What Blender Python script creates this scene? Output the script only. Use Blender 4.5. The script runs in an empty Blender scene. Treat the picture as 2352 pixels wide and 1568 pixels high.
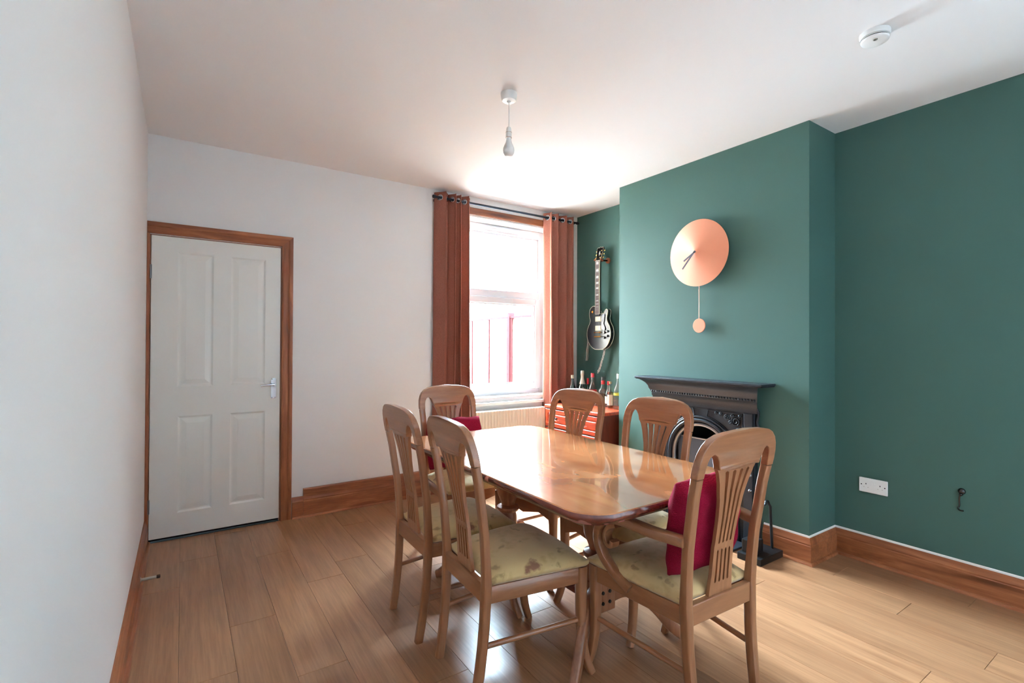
import bpy, bmesh, math, random
from mathutils import Vector, Matrix
from mathutils.geometry import tessellate_polygon
random.seed(7)
PI = math.pi
scene = bpy.context.scene
C = scene.collection

# ------------------------------------------------------------------ camera, sky, exposure
F_PX, YAW, PITCH, ROLL, CAM_H = 1128.4819, 33.8843, 0.4216, 0.2818, 1.2934
ya, pi_, ro = (math.radians(a) for a in (YAW, PITCH, ROLL))
fw = Vector((math.sin(ya) * math.cos(pi_), math.cos(ya) * math.cos(pi_), math.sin(pi_)))
rt = Vector((math.cos(ya), -math.sin(ya), 0)); up = rt.cross(fw)
rt2 = rt * math.cos(ro) + up * math.sin(ro); up2 = up * math.cos(ro) - rt * math.sin(ro)
cd = bpy.data.cameras.new('camera'); cam = bpy.data.objects.new('camera', cd); C.objects.link(cam)
cd.sensor_width = 36; cd.lens = 36 * F_PX / 2352; cd.clip_start = .02
cam.matrix_world = Matrix(((rt2.x, up2.x, -fw.x, 0), (rt2.y, up2.y, -fw.y, 0), (rt2.z, up2.z, -fw.z, CAM_H), (0, 0, 0, 1)))
scene.camera = cam
w = bpy.data.worlds.new('overcast_sky'); scene.world = w; w.use_nodes = True
bg = w.node_tree.nodes['Background']; bg.inputs[0].default_value = (.665, .90, 1.12, 1); bg.inputs[1].default_value = 115.0
scene.view_settings.view_transform = 'Standard'; scene.view_settings.look = 'None'
scene.view_settings.gamma = 1; scene.view_settings.use_curve_mapping = False
scene.view_settings.exposure = 1.28
sl = bpy.data.lights.new('sun', 'SUN'); sl.energy = 14; sl.angle = math.radians(2.5); sl.color = (.88, .96, 1)
sun = bpy.data.objects.new('sun', sl); C.objects.link(sun); sun.location = (4, 12, 11); sun.rotation_euler = (math.radians(-36), 0, math.radians(-8))   # high above the back of the house
def portal(name, loc, rot, sx, sy):
    l = bpy.data.lights.new(name, 'AREA'); l.shape = 'RECTANGLE'; l.size = sx; l.size_y = sy; l.cycles.is_portal = True
    o = bpy.data.objects.new(name, l); C.objects.link(o); o.location = loc; o.rotation_euler = rot
portal('window_portal', (2.6, 4.24, 1.63), (-PI / 2, 0, 0), 1.1, 1.68)
portal('fill_slit_portal', (3.60, -.46, 1.05), (0, PI / 2, 0), 2.0, .08)  # samples sky through the added fill light slit

# ------------------------------------------------------------------ materials
MATS = {}
def nodes(name):
    m = bpy.data.materials.new(name); m.use_nodes = True; MATS[name] = m
    return m, m.node_tree.nodes, m.node_tree.links, m.node_tree.nodes['Principled BSDF']
def lin(c):
    return tuple(((v / 255) / 12.92 if v / 255 <= .04045 else ((v / 255 + .055) / 1.055) ** 2.4) for v in c) + (1,)
def plain(name, rgb, rough=.5, metal=0, coat=0, bump=0, bscale=200, var=0, spec=.5, sheen=0, vscale=6):
    m, N, L, b = nodes(name); c = lin(rgb)
    b.inputs['Base Color'].default_value = c; b.inputs['Roughness'].default_value = rough; b.inputs['Metallic'].default_value = metal
    b.inputs['Coat Weight'].default_value = coat; b.inputs['Coat Roughness'].default_value = .06
    b.inputs['Specular IOR Level'].default_value = spec; b.inputs['Sheen Weight'].default_value = sheen
    tc = N.new('ShaderNodeTexCoord')
    if bump:
        n = N.new('ShaderNodeTexNoise'); n.inputs['Scale'].default_value = bscale; n.inputs['Detail'].default_value = 3
        L.new(tc.outputs['Object'], n.inputs['Vector'])
        bp = N.new('ShaderNodeBump'); bp.inputs['Strength'].default_value = bump; bp.inputs['Distance'].default_value = .002
        L.new(n.outputs['Fac'], bp.inputs['Height']); L.new(bp.outputs['Normal'], b.inputs['Normal'])
    if var:
        n = N.new('ShaderNodeTexNoise'); n.inputs['Scale'].default_value = vscale; n.inputs['Detail'].default_value = 4
        L.new(tc.outputs['Object'], n.inputs['Vector'])
        r = N.new('ShaderNodeValToRGB'); r.color_ramp.elements[0].position = .35; r.color_ramp.elements[1].position = .65
        r.color_ramp.elements[0].color = tuple(v * (1 - var) for v in c[:3]) + (1,); r.color_ramp.elements[1].color = tuple(min(1, v * (1 + var)) for v in c[:3]) + (1,)
        L.new(n.outputs['Fac'], r.inputs['Fac']); L.new(r.outputs['Color'], b.inputs['Base Color'])
    return m
def wood(name, c1, c2, c3=None, axis='Z', rough=.4, coat=0, scale=14, stretch=12, rnd=False, knots=False, bump=.15, spec=.5, dist=1.2, fine=.35):
    """grain stretched along the object's own axis"""
    m, N, L, b = nodes(name)
    tc = N.new('ShaderNodeTexCoord'); mp = N.new('ShaderNodeMapping')
    s = [scale] * 3; s['XYZ'.index(axis)] = scale / stretch; mp.inputs['Scale'].default_value = s
    L.new(tc.outputs['Object'], mp.inputs['Vector'])
    vec = mp.outputs['Vector']
    oi = N.new('ShaderNodeObjectInfo')
    if rnd:
        ad = N.new('ShaderNodeVectorMath'); ad.operation = 'MULTIPLY_ADD'
        cx = N.new('ShaderNodeCombineXYZ')
        for k in range(3): L.new(oi.outputs['Random'], cx.inputs[k])
        L.new(cx.outputs[0], ad.inputs[0]); ad.inputs[1].default_value = (83, 47, 61); L.new(vec, ad.inputs[2]); vec = ad.outputs[0]
    n = N.new('ShaderNodeTexNoise'); n.inputs['Scale'].default_value = 1; n.inputs['Detail'].default_value = 6; n.inputs['Distortion'].default_value = dist
    n.inputs['Roughness'].default_value = .62
    L.new(vec, n.inputs['Vector'])
    r = N.new('ShaderNodeValToRGB'); e = r.color_ramp.elements
    e[0].position = .32; e[0].color = lin(c1); e[1].position = .68; e[1].color = lin(c2)
    if c3: k = e.new(.5); k.color = lin(c3)
    L.new(n.outputs['Fac'], r.inputs['Fac'])
    n2 = N.new('ShaderNodeTexNoise'); n2.inputs['Scale'].default_value = 6; n2.inputs['Detail'].default_value = 4
    L.new(vec, n2.inputs['Vector'])
    mx = N.new('ShaderNodeMix'); mx.data_type = 'RGBA'; mx.blend_type = 'MULTIPLY'; mx.inputs[0].default_value = fine
    r2 = N.new('ShaderNodeValToRGB'); r2.color_ramp.elements[0].color = (.55, .5, .45, 1); r2.color_ramp.elements[0].position = .35; r2.color_ramp.elements[1].position = .6
    L.new(n2.outputs['Fac'], r2.inputs['Fac']); L.new(r.outputs['Color'], mx.inputs[6]); L.new(r2.outputs['Color'], mx.inputs[7])
    out = mx.outputs[2]
    if knots:
        v = N.new('ShaderNodeTexVoronoi'); v.inputs['Scale'].default_value = .55; L.new(vec, v.inputs['Vector'])
        r3 = N.new('ShaderNodeValToRGB'); r3.color_ramp.elements[0].color = (.28, .2, .15, 1); r3.color_ramp.elements[0].position = .05; r3.color_ramp.elements[1].position = .2
        L.new(v.outputs['Distance'], r3.inputs['Fac'])
        mk = N.new('ShaderNodeMix'); mk.data_type = 'RGBA'; mk.blend_type = 'MULTIPLY'; mk.inputs[0].default_value = .85
        L.new(out, mk.inputs[6]); L.new(r3.outputs['Color'], mk.inputs[7]); out = mk.outputs[2]
    if rnd:
        hs = N.new('ShaderNodeHueSaturation'); mr = N.new('ShaderNodeMapRange'); mr.inputs[3].default_value = .88; mr.inputs[4].default_value = 1.10
        L.new(oi.outputs['Random'], mr.inputs[0]); L.new(mr.outputs[0], hs.inputs['Value']); L.new(out, hs.inputs['Color']); out = hs.outputs['Color']
    L.new(out, b.inputs['Base Color'])
    b.inputs['Roughness'].default_value = rough; b.inputs['Coat Weight'].default_value = coat; b.inputs['Coat Roughness'].default_value = .05
    b.inputs['Specular IOR Level'].default_value = spec
    if bump:
        bp = N.new('ShaderNodeBump'); bp.inputs['Strength'].default_value = bump; bp.inputs['Distance'].default_value = .001
        L.new(n2.outputs['Fac'], bp.inputs['Height']); L.new(bp.outputs['Normal'], b.inputs['Normal'])
    return m
def clear(name, tint, rough=0.0, refl=1.0, f0=.035):
    """thin clear pane or bottle wall: transparent plus mirror by Fresnel"""
    m, N, L, b = nodes(name); N.remove(b)
    t = N.new('ShaderNodeBsdfTransparent'); t.inputs[0].default_value = tint
    g = N.new('ShaderNodeBsdfGlossy'); g.inputs['Roughness'].default_value = rough; g.inputs[0].default_value = (refl, refl, refl, 1)
    lw = N.new('ShaderNodeLayerWeight'); p5 = N.new('ShaderNodeMath'); p5.operation = 'POWER'; p5.inputs[1].default_value = 5; L.new(lw.outputs['Facing'], p5.inputs[0])
    f = N.new('ShaderNodeMath'); f.operation = 'MULTIPLY_ADD'; f.inputs[1].default_value = .9; f.inputs[2].default_value = f0; L.new(p5.outputs[0], f.inputs[0])
    mx = N.new('ShaderNodeMixShader'); L.new(f.outputs[0], mx.inputs[0]); L.new(t.outputs[0], mx.inputs[1]); L.new(g.outputs[0], mx.inputs[2])
    L.new(mx.outputs[0], N['Material Output'].inputs[0]); return m
plain('wall_white', (242, 241, 240), .75, bump=.12, bscale=90)
plain('ceiling_white', (244, 242, 241), .8, bump=.1, bscale=80)
plain('wall_green', (68, 101, 92), .62, bump=.12, bscale=110, spec=.35)
plain('upvc', (226, 226, 230), .3); plain('white_plastic', (238, 236, 232), .35); plain('white_gloss', (238, 236, 231), .35)
plain('door_paint', (240, 239, 233), .33, bump=.05, bscale=60)
plain('black_gap', (8, 8, 8), .9, spec=.05)
wood('plank', (148, 102, 70), (172, 125, 89), (160, 114, 80), axis='Y', rough=.3, scale=20, stretch=22, rnd=True, spec=.5, bump=.03, dist=.7)
wood('pine', (126, 68, 38), (176, 108, 68), (150, 86, 50), axis='X', rough=.42, scale=16, stretch=10, knots=True)
wood('pine_y', (126, 68, 38), (176, 108, 68), (150, 86, 50), axis='Y', rough=.42, scale=16, stretch=10, knots=True)
wood('pine_z', (126, 68, 38), (176, 108, 68), (150, 86, 50), axis='Z', rough=.42, scale=16, stretch=10, knots=True)
wood('chair_wood', (146, 93, 60), (168, 112, 75), (157, 103, 68), axis='Z', rough=.3, coat=.5, scale=24, stretch=12, fine=.15, bump=.05)
wood('chair_wood_x', (146, 93, 60), (168, 112, 75), (157, 103, 68), axis='X', rough=.3, coat=.5, scale=24, stretch=12, fine=.15, bump=.05)
wood('chair_wood_y', (146, 93, 60), (168, 112, 75), (157, 103, 68), axis='Y', rough=.3, coat=.5, scale=24, stretch=12, fine=.15, bump=.05)
wood('table_edge', (86, 34, 26), (128, 58, 42), (106, 44, 32), axis='Y', rough=.2, coat=.8, scale=20, stretch=10)
wood('table_base', (138, 86, 58), (170, 112, 78), (154, 98, 66), axis='Z', rough=.34, coat=.2, scale=18, stretch=8)
wood('mahogany', (150, 48, 22), (204, 82, 42), (176, 62, 30), axis='Y', rough=.4, coat=.2, scale=20, stretch=12)
wood('mahogany_dark', (84, 34, 24), (116, 52, 36), None, axis='Z', rough=.3, coat=.4, scale=20, stretch=12)
wood('fence_board', (190, 150, 116), (222, 190, 156), None, axis='Y', rough=.8, scale=10, stretch=14)
wood('fence_batten', (34, 11, 11), (44, 15, 15), None, axis='Z', rough=.9, scale=10, stretch=14, spec=.05)
plain('render_coat', (150, 132, 116), .9, bump=.3, bscale=60)
plain('house_render', (212, 206, 196), .9, bump=.2, bscale=20); plain('roof_tile', (120, 84, 70), .8, bump=.3, bscale=12)
plain('paving', (176, 172, 166), .9, bump=.2, bscale=40, var=.12)
plain('curtain_rod', (44, 50, 62), .35, metal=.6); plain('chrome', (215, 218, 222), .12, metal=1); plain('steel', (150, 152, 156), .3, metal=1)
plain('gold', (226, 184, 96), .22, metal=1); plain('black_metal', (22, 22, 23), .4, metal=.3)
plain('cast_iron', (36, 40, 46), .4, metal=.2, bump=.35, bscale=160); plain('cast_iron_inner', (16, 16, 17), .7, bump=.3, bscale=120)
plain('fire_plate', (80, 88, 100), .45, metal=.3, bump=.15, bscale=30)
plain('radiator_cream', (232, 222, 202), .35); plain('grey_hand', (86, 84, 94), .4)
plain('black_lacquer', (20, 22, 27), .3, coat=.25); plain('pickguard', (92, 94, 100), .3, coat=.3); plain('pale_gold', (240, 226, 190), .35, metal=.5); plain('binding', (228, 222, 200), .3)
plain('rosewood', (92, 66, 56), .45); plain('pearl', (240, 240, 236), .18); plain('hanger_wood', (150, 84, 52), .45)
m, N, L, b = nodes('strap'); b.inputs['Roughness'].default_value = .8   # woven black and cream
tc = N.new('ShaderNodeTexCoord'); mp = N.new('ShaderNodeMapping'); mp.inputs['Rotation'].default_value = (.785, 0, 0); L.new(tc.outputs['Object'], mp.inputs['Vector'])
ck = N.new('ShaderNodeTexChecker'); ck.inputs['Scale'].default_value = 110; ck.inputs['Color1'].default_value = lin((40, 44, 46)); ck.inputs['Color2'].default_value = lin((206, 198, 184)); L.new(mp.outputs[0], ck.inputs['Vector']); L.new(ck.outputs['Color'], b.inputs['Base Color'])
plain('soft_white', (242, 242, 240), .25); plain('hook_black', (20, 24, 24), .25, coat=.5); plain('stop_metal', (196, 190, 180), .3, metal=.7); plain('stop_tip', (60, 46, 36), .7)
plain('cream_label', (226, 220, 196), .6); plain('red_cap', (186, 30, 36), .3, coat=.4); plain('silver_foil', (206, 196, 178), .35, metal=.6, bump=.4, bscale=70)
plain('dark_cap', (52, 60, 58), .4); plain('yellow_label', (222, 204, 74), .5); plain('cork', (190, 150, 112), .7)
clear('pane_glass', (.97, .98, .98, 1)); clear('clear_glass', (.94, .98, .96, 1), .03, 1.0, .09); clear('amber_glass', (.75, .42, .22, 1)); 
plain('dark_glass', (18, 30, 24), .06, coat=1)
plain('brush_white', (226, 190, 170), .5)
# copper: spun disc with a satin anisotropic sheen
m, N, L, b = nodes('copper'); b.inputs['Base Color'].default_value = lin((234, 156, 124)); b.inputs['Metallic'].default_value = .35; b.inputs['Roughness'].default_value = .55
b.inputs['Anisotropic'].default_value = .6
tg = N.new('ShaderNodeTangent'); tg.direction_type = 'RADIAL'; tg.axis = 'Z'; L.new(tg.outputs[0], b.inputs['Tangent'])
plain('copper_bob', (226, 142, 110), .5, metal=.3)
# curtain cloth: rust weave that lets some daylight through
m, N, L, b = nodes('rust_cloth'); b.inputs['Roughness'].default_value = .9; b.inputs['Specular IOR Level'].default_value = .15
tc = N.new('ShaderNodeTexCoord'); n = N.new('ShaderNodeTexNoise'); n.inputs['Scale'].default_value = 260; n.inputs['Detail'].default_value = 2
L.new(tc.outputs['Object'], n.inputs['Vector']); r = N.new('ShaderNodeValToRGB')
r.color_ramp.elements[0].color = lin((132, 80, 66)); r.color_ramp.elements[1].color = lin((172, 110, 92)); r.color_ramp.elements[0].position = .3; r.color_ramp.elements[1].position = .7
L.new(n.outputs['Fac'], r.inputs['Fac']); L.new(r.outputs['Color'], b.inputs['Base Color'])
bp = N.new('ShaderNodeBump'); bp.inputs['Strength'].default_value = .3; bp.inputs['Distance'].default_value = .001; L.new(n.outputs['Fac'], bp.inputs['Height']); L.new(bp.outputs['Normal'], b.inputs['Normal'])
tr = N.new('ShaderNodeBsdfTranslucent'); tr.inputs[0].default_value = lin((190, 110, 80)); mx = N.new('ShaderNodeMixShader'); mx.inputs[0].default_value = .12
L.new(b.outputs[0], mx.inputs[1]); L.new(tr.outputs[0], mx.inputs[2]); L.new(mx.outputs[0], N['Material Output'].inputs[0])
# red knit
m, N, L, b = nodes('red_knit'); b.inputs['Roughness'].default_value = .95; b.inputs['Sheen Weight'].default_value = .0; b.inputs['Specular IOR Level'].default_value = .1
tc = N.new('ShaderNodeTexCoord'); wv = N.new('ShaderNodeTexWave'); wv.bands_direction = 'Z'; wv.inputs['Scale'].default_value = 75; wv.inputs['Distortion'].default_value = 6; wv.inputs['Detail'].default_value = 2; wv.inputs['Detail Scale'].default_value = 4
L.new(tc.outputs['Object'], wv.inputs['Vector']); r = N.new('ShaderNodeValToRGB'); r.color_ramp.elements[0].color = lin((132, 14, 40)); r.color_ramp.elements[1].color = lin((168, 26, 58))
L.new(wv.outputs['Fac'], r.inputs['Fac']); L.new(r.outputs['Color'], b.inputs['Base Color'])
bp = N.new('ShaderNodeBump'); bp.inputs['Strength'].default_value = .7; bp.inputs['Distance'].default_value = .003; L.new(wv.outputs['Fac'], bp.inputs['Height']); L.new(bp.outputs['Normal'], b.inputs['Normal'])
# seat brocade: cream ground with olive and rust sprigs
m, N, L, b = nodes('brocade'); b.inputs['Roughness'].default_value = .8; b.inputs['Sheen Weight'].default_value = .3; b.inputs['Specular IOR Level'].default_value = .2
tc = N.new('ShaderNodeTexCoord'); nd = N.new('ShaderNodeTexNoise'); nd.inputs['Scale'].default_value = 14; nd.inputs['Detail'].default_value = 5
L.new(tc.outputs['Object'], nd.inputs['Vector'])
ad = N.new('ShaderNodeVectorMath'); ad.operation = 'MULTIPLY_ADD'; ad.inputs[1].default_value = (.17, .17, .17); L.new(nd.outputs['Color'], ad.inputs[0]); L.new(tc.outputs['Object'], ad.inputs[2])
def blot(scale, lo, hi, col, src):
    v = N.new('ShaderNodeTexVoronoi'); v.inputs['Scale'].default_value = scale; L.new(ad.outputs[0], v.inputs['Vector'])
    q = N.new('ShaderNodeValToRGB'); q.color_ramp.elements[0].position = lo; q.color_ramp.elements[0].color = (1, 1, 1, 1); q.color_ramp.elements[1].position = hi; q.color_ramp.elements[1].color = (0, 0, 0, 1)
    L.new(v.outputs['Distance'], q.inputs['Fac']); k = N.new('ShaderNodeMix'); k.data_type = 'RGBA'; L.new(q.outputs['Color'], k.inputs[0])
    if src is None: k.inputs[6].default_value = lin((210, 177, 124))
    else: L.new(src, k.inputs[6])
    k.inputs[7].default_value = lin(col); return k.outputs[2]
s_ = blot(16, .1, .5, (194, 160, 106), None); s_ = blot(9, .12, .22, (168, 138, 90), s_); s_ = blot(4.2, .08, .15, (150, 104, 78), s_)
L.new(s_, b.inputs['Base Color'])
n = N.new('ShaderNodeTexNoise'); n.inputs['Scale'].default_value = 500; L.new(tc.outputs['Object'], n.inputs['Vector'])
bp = N.new('ShaderNodeBump'); bp.inputs['Strength'].default_value = .25; bp.inputs['Distance'].default_value = .001; L.new(n.outputs['Fac'], bp.inputs['Height']); L.new(bp.outputs['Normal'], b.inputs['Normal'])
m = MATS['table_edge']; N, L = m.node_tree.nodes, m.node_tree.links; b = N['Principled BSDF']; src = b.inputs['Base Color'].links[0].from_socket
tc = N.new('ShaderNodeTexCoord'); n = N.new('ShaderNodeTexNoise'); n.inputs['Scale'].default_value = 9; n.inputs['Detail'].default_value = 1; L.new(tc.outputs['Object'], n.inputs['Vector'])
r = N.new('ShaderNodeValToRGB'); r.color_ramp.elements[0].position = .645; r.color_ramp.elements[1].position = .665; L.new(n.outputs['Fac'], r.inputs['Fac'])
mx = N.new('ShaderNodeMix'); mx.data_type = 'RGBA'; L.new(r.outputs['Color'], mx.inputs[0]); L.new(src, mx.inputs[6]); mx.inputs[7].default_value = lin((196, 128, 114)); L.new(mx.outputs[2], b.inputs['Base Color'])
# table veneer: polished figured walnut with dark clouds
m, N, L, b = nodes('veneer'); b.inputs['Roughness'].default_value = .16; b.inputs['Coat Weight'].default_value = 1; b.inputs['Coat Roughness'].default_value = .05
tc = N.new('ShaderNodeTexCoord'); mp = N.new('ShaderNodeMapping'); mp.inputs['Scale'].default_value = (9, 2.2, 1); mp.inputs['Rotation'].default_value = (0, 0, -.6)
L.new(tc.outputs['Object'], mp.inputs['Vector'])
n = N.new('ShaderNodeTexNoise'); n.inputs['Scale'].default_value = 1.6; n.inputs['Detail'].default_value = 2; n.inputs['Distortion'].default_value = .4; L.new(mp.outputs[0], n.inputs['Vector'])
r = N.new('ShaderNodeValToRGB'); e = r.color_ramp.elements; e[0].position = .3; e[0].color = lin((190, 114, 66)); e[1].position = .7; e[1].color = lin((214, 142, 90))
L.new(n.outputs['Fac'], r.inputs['Fac'])
n2 = N.new('ShaderNodeTexNoise'); n2.inputs['Scale'].default_value = 3.2; n2.inputs['Detail'].default_value = 2; n2.inputs['Distortion'].default_value = .3; L.new(tc.outputs['Object'], n2.inputs['Vector'])
r2 = N.new('ShaderNodeValToRGB'); r2.color_ramp.elements[0].position = .34; r2.color_ramp.elements[0].color = (.5, .46, .5, 1); r2.color_ramp.elements[1].position = .54
L.new(n2.outputs['Fac'], r2.inputs['Fac']); mx = N.new('ShaderNodeMix'); mx.data_type = 'RGBA'; mx.blend_type = 'MULTIPLY'; mx.inputs[0].default_value = .9
L.new(r.outputs['Color'], mx.inputs[6]); L.new(r2.outputs['Color'], mx.inputs[7]); L.new(mx.outputs[2], b.inputs['Base Color'])

# ------------------------------------------------------------------ mesh helpers
def obj(name, bm, mat, parent=None, smooth=None, bevel=0, seg=2, **tags):
    bmesh.ops.recalc_face_normals(bm, faces=bm.faces)
    me = bpy.data.meshes.new(name); bm.to_mesh(me); bm.free()
    o = bpy.data.objects.new(name, me); C.objects.link(o)
    if mat: me.materials.append(MATS[mat])
    if parent: o.parent = parent
    if bevel:
        mo = o.modifiers.new('bevel', 'BEVEL'); mo.width = bevel; mo.segments = seg; mo.limit_method = 'ANGLE'; mo.angle_limit = .7
    if smooth is not None:
        for p in me.polygons: p.use_smooth = True
        me.set_sharp_from_angle(angle=math.radians(smooth))
    for k, v in tags.items(): o[k] = v
    return o
def thing(name, label, cat, loc=(0, 0, 0), rz=0, group=None):
    o = bpy.data.objects.new(name, None); C.objects.link(o); o.empty_display_size = .1
    o.location = loc; o.rotation_euler = (0, 0, rz); o['label'] = label; o['category'] = cat
    if group: o['group'] = group
    return o
def box(bm, x0, x1, y0, y1, z0, z1):
    vs = [bm.verts.new((x, y, z)) for z in (z0, z1) for x, y in ((x0, y0), (x1, y0), (x1, y1), (x0, y1))]
    for f in ((0, 3, 2, 1), (4, 5, 6, 7), (0, 1, 5, 4), (1, 2, 6, 5), (2, 3, 7, 6), (3, 0, 4, 7)): bm.faces.new([vs[i] for i in f])
def boxes(*bs):
    bm = bmesh.new()
    for b in bs: box(bm, *b)
    return bm
def lathe(bm, prof, seg=24, T=Matrix(), caps=True):
    """prof: list of (r, h) turned about local z, then placed by T"""
    rings = []
    for r, h in prof:
        if r < 1e-6: rings.append([bm.verts.new(T @ Vector((0, 0, h)))])
        else: rings.append([bm.verts.new(T @ Vector((r * math.cos(2 * PI * i / seg), r * math.sin(2 * PI * i / seg), h))) for i in range(seg)])
    for a, b in zip(rings, rings[1:]):
        for i in range(seg):
            j = (i + 1) % seg
            if len(a) == 1 and len(b) == 1: continue
            if len(a) == 1: bm.faces.new((a[0], b[i], b[j]))
            elif len(b) == 1: bm.faces.new((a[i], a[j], b[0]))
            else: bm.faces.new((a[i], a[j], b[j], b[i]))
    for rg in (rings[0], rings[-1]):
        if caps and len(rg) > 2: bm.faces.new(rg)
    return bm
def turned(prof, seg=24, T=Matrix()): return lathe(bmesh.new(), prof, seg, T)
def sweep(bm, pts, secs, ref=(0, 1, 0)):
    """loft cross sections along pts; secs[i]: list of (a, b): a along ref-ish side axis, b along the other"""
    pts = [Vector(p) for p in pts]; rings = []
    for i, p in enumerate(pts):
        t = (pts[min(i + 1, len(pts) - 1)] - pts[max(i - 1, 0)]).normalized()
        s = Vector(ref); s = (s - t * s.dot(t)).normalized(); n = t.cross(s)
        rings.append([bm.verts.new(p + s * a + n * b) for a, b in (secs[i] if isinstance(secs[0][0], (list, tuple)) else secs)])
    k = len(rings[0])
    for A, B in zip(rings, rings[1:]):
        for i in range(k): bm.faces.new((A[i], A[(i + 1) % k], B[(i + 1) % k], B[i]))
    bm.faces.new(rings[0][::-1]); bm.faces.new(rings[-1]); return bm
def rrect(w, h, r=.3, n=3):
    """rounded rectangle section, r as a fraction of the short half side"""
    a, b = w / 2, h / 2; q = min(a, b) * r; out = []
    for cx, cy, t0 in ((a - q, b - q, 0), (-a + q, b - q, PI / 2), (-a + q, -b + q, PI), (a - q, -b + q, 1.5 * PI)):
        for i in range(n + 1): t = t0 + PI / 2 * i / n; out.append((cx + q * math.cos(t), cy + q * math.sin(t)))
    return out
def circ(r, n=10): return [(r * math.cos(2 * PI * i / n), r * math.sin(2 * PI * i / n)) for i in range(n)]
def spline(pts, n=6):
    P = [Vector(p) for p in pts]; P = [P[0] * 2 - P[1]] + P + [P[-1] * 2 - P[-2]]; out = []
    for i in range(1, len(P) - 2):
        for k in range(n):
            t = k / n; a, b, c, d = P[i - 1:i + 3]
            out.append(.5 * ((2 * b) + (c - a) * t + (2 * a - 5 * b + 4 * c - d) * t * t + (3 * b - a - 3 * c + d) * t ** 3))
    out.append(P[-2]); return out
def tube(pts, r, n=8, ref=(0, 1, 0.01), bm=None): return sweep(bm or bmesh.new(), pts, circ(r, n), ref)
def plate(outer, holes, fn, th, bm=None):
    """flat shape with holes; fn(u, v, w) -> point, w in {-.5, .5} * th"""
    bm = bm or bmesh.new(); loops = [outer] + list(holes)
    tris = tessellate_polygon([[Vector((u, v, 0)) for u, v in lp] for lp in loops])
    flat = [p for lp in loops for p in lp]
    A = [bm.verts.new(fn(u, v, th / 2)) for u, v in flat]; B = [bm.verts.new(fn(u, v, -th / 2)) for u, v in flat]
    for t in tris:
        try: bm.faces.new([A[i] for i in t]); bm.faces.new([B[i] for i in reversed(t)])
        except ValueError: pass
    k = 0
    for lp in loops:
        m_ = len(lp)
        for i in range(m_):
            j = (i + 1) % m_; bm.faces.new((A[k + i], A[k + j], B[k + j], B[k + i]))
        k += m_
    return bm
def moulding(bm, path, prof, side=1, z0=0):
    """profile (d, z) swept along a plan path with mitres; d grows to the left (side=1) of the path"""
    P = [Vector(p) for p in path]; rings = []
    for i, p in enumerate(P):
        ns = []
        if i > 0: t = (P[i] - P[i - 1]).normalized(); ns.append(Vector((-t.y, t.x)) * side)
        if i < len(P) - 1: t = (P[i + 1] - P[i]).normalized(); ns.append(Vector((-t.y, t.x)) * side)
        n = sum(ns, Vector((0, 0))).normalized(); n = n / max(.3, n.dot(ns[0]))
        rings.append([bm.verts.new((p.x + n.x * d, p.y + n.y * d, z + z0)) for d, z in prof])
    k = len(prof)
    for A, B in zip(rings, rings[1:]):
        for i in range(k): bm.faces.new((A[i], A[(i + 1) % k], B[(i + 1) % k], B[i]))
    bm.faces.new(rings[0]); bm.faces.new(rings[-1][::-1]); return bm
def Tm(loc, axis='Z'):
    R = {'Z': Matrix(), 'X': Matrix.Rotation(PI / 2, 4, 'Y'), '-X': Matrix.Rotation(-PI / 2, 4, 'Y'), 'Y': Matrix.Rotation(-PI / 2, 4, 'X'), '-Y': Matrix.Rotation(PI / 2, 4, 'X'), '-Z': Matrix.Rotation(PI, 4, 'X')}[axis]
    return Matrix.Translation(loc) @ R
def copy_tree(o, parent=None):
    c = o.copy(); C.objects.link(c); c.parent = parent
    for ch in list(o.children): copy_tree(ch, c)
    return c

# ------------------------------------------------------------------ the room
XL, XG, XA, XC, YB, Y1, Y2, H, YF = -.193, 3.444, 3.475, 3.11, 3.942, 1.447, 2.984, 2.65, -.70
ST = dict(kind='structure')
# floor boards run away from the camera
fl = obj('floor', boxes((XL - .1, 3.8, YF - .2, 4.3, -.12, -.011)), 'black_gap', **ST)
PW, PL = .192, 1.285; full = None
ncol = math.ceil((XG + .05 - XL) / PW)
for c in range(ncol):
    x = XL + c * PW; y = YF - [.0, .86, .43, 1.1, .25][c % 5] - .07 * (c % 3)
    while y < YB:
        y0, y1 = max(y, YF), min(y + PL, YB)
        if y1 - y0 > .03:
            L_ = y1 - y0 - .0012
            if abs(L_ - (PL - .0012)) < 1e-4 and full: o = bpy.data.objects.new('plank', full); C.objects.link(o); o.parent = fl
            else:
                bm = bmesh.new(); g = .001; W_ = (PW - .0007) / 2; hl = L_ / 2
                lo = [bm.verts.new((sx * W_, sy * hl, -.011)) for sx, sy in ((-1, -1), (1, -1), (1, 1), (-1, 1))]
                md = [bm.verts.new((sx * W_, sy * hl, -g)) for sx, sy in ((-1, -1), (1, -1), (1, 1), (-1, 1))]
                hi = [bm.verts.new((sx * (W_ - g), sy * (hl - g), 0)) for sx, sy in ((-1, -1), (1, -1), (1, 1), (-1, 1))]
                for A, B in ((lo, md), (md, hi)):
                    for i in range(4): bm.faces.new((A[i], A[(i + 1) % 4], B[(i + 1) % 4], B[i]))
                bm.faces.new(hi); bm.faces.new(lo[::-1]); o = obj('plank', bm, 'plank', fl)
                if abs(L_ - (PL - .0012)) < 1e-4: full = o.data
            o.location = (x + PW / 2, (y0 + y1) / 2, 0)
        y += PL
obj('ceiling', boxes((XL - .1, 3.8, YF - .2, 4.25, H, H + .12)), 'ceiling_white', **ST)
obj('wall_left', boxes((XL - .1, XL, YF - .2, 4.25, 0, H)), 'wall_white', **ST)
DX0, DX1, DZ = -.178, .604, 2.003          # door opening
WX0, WX1, WZ0, WZ1 = 2.05, 3.15, .79, 2.47   # window opening
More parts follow.
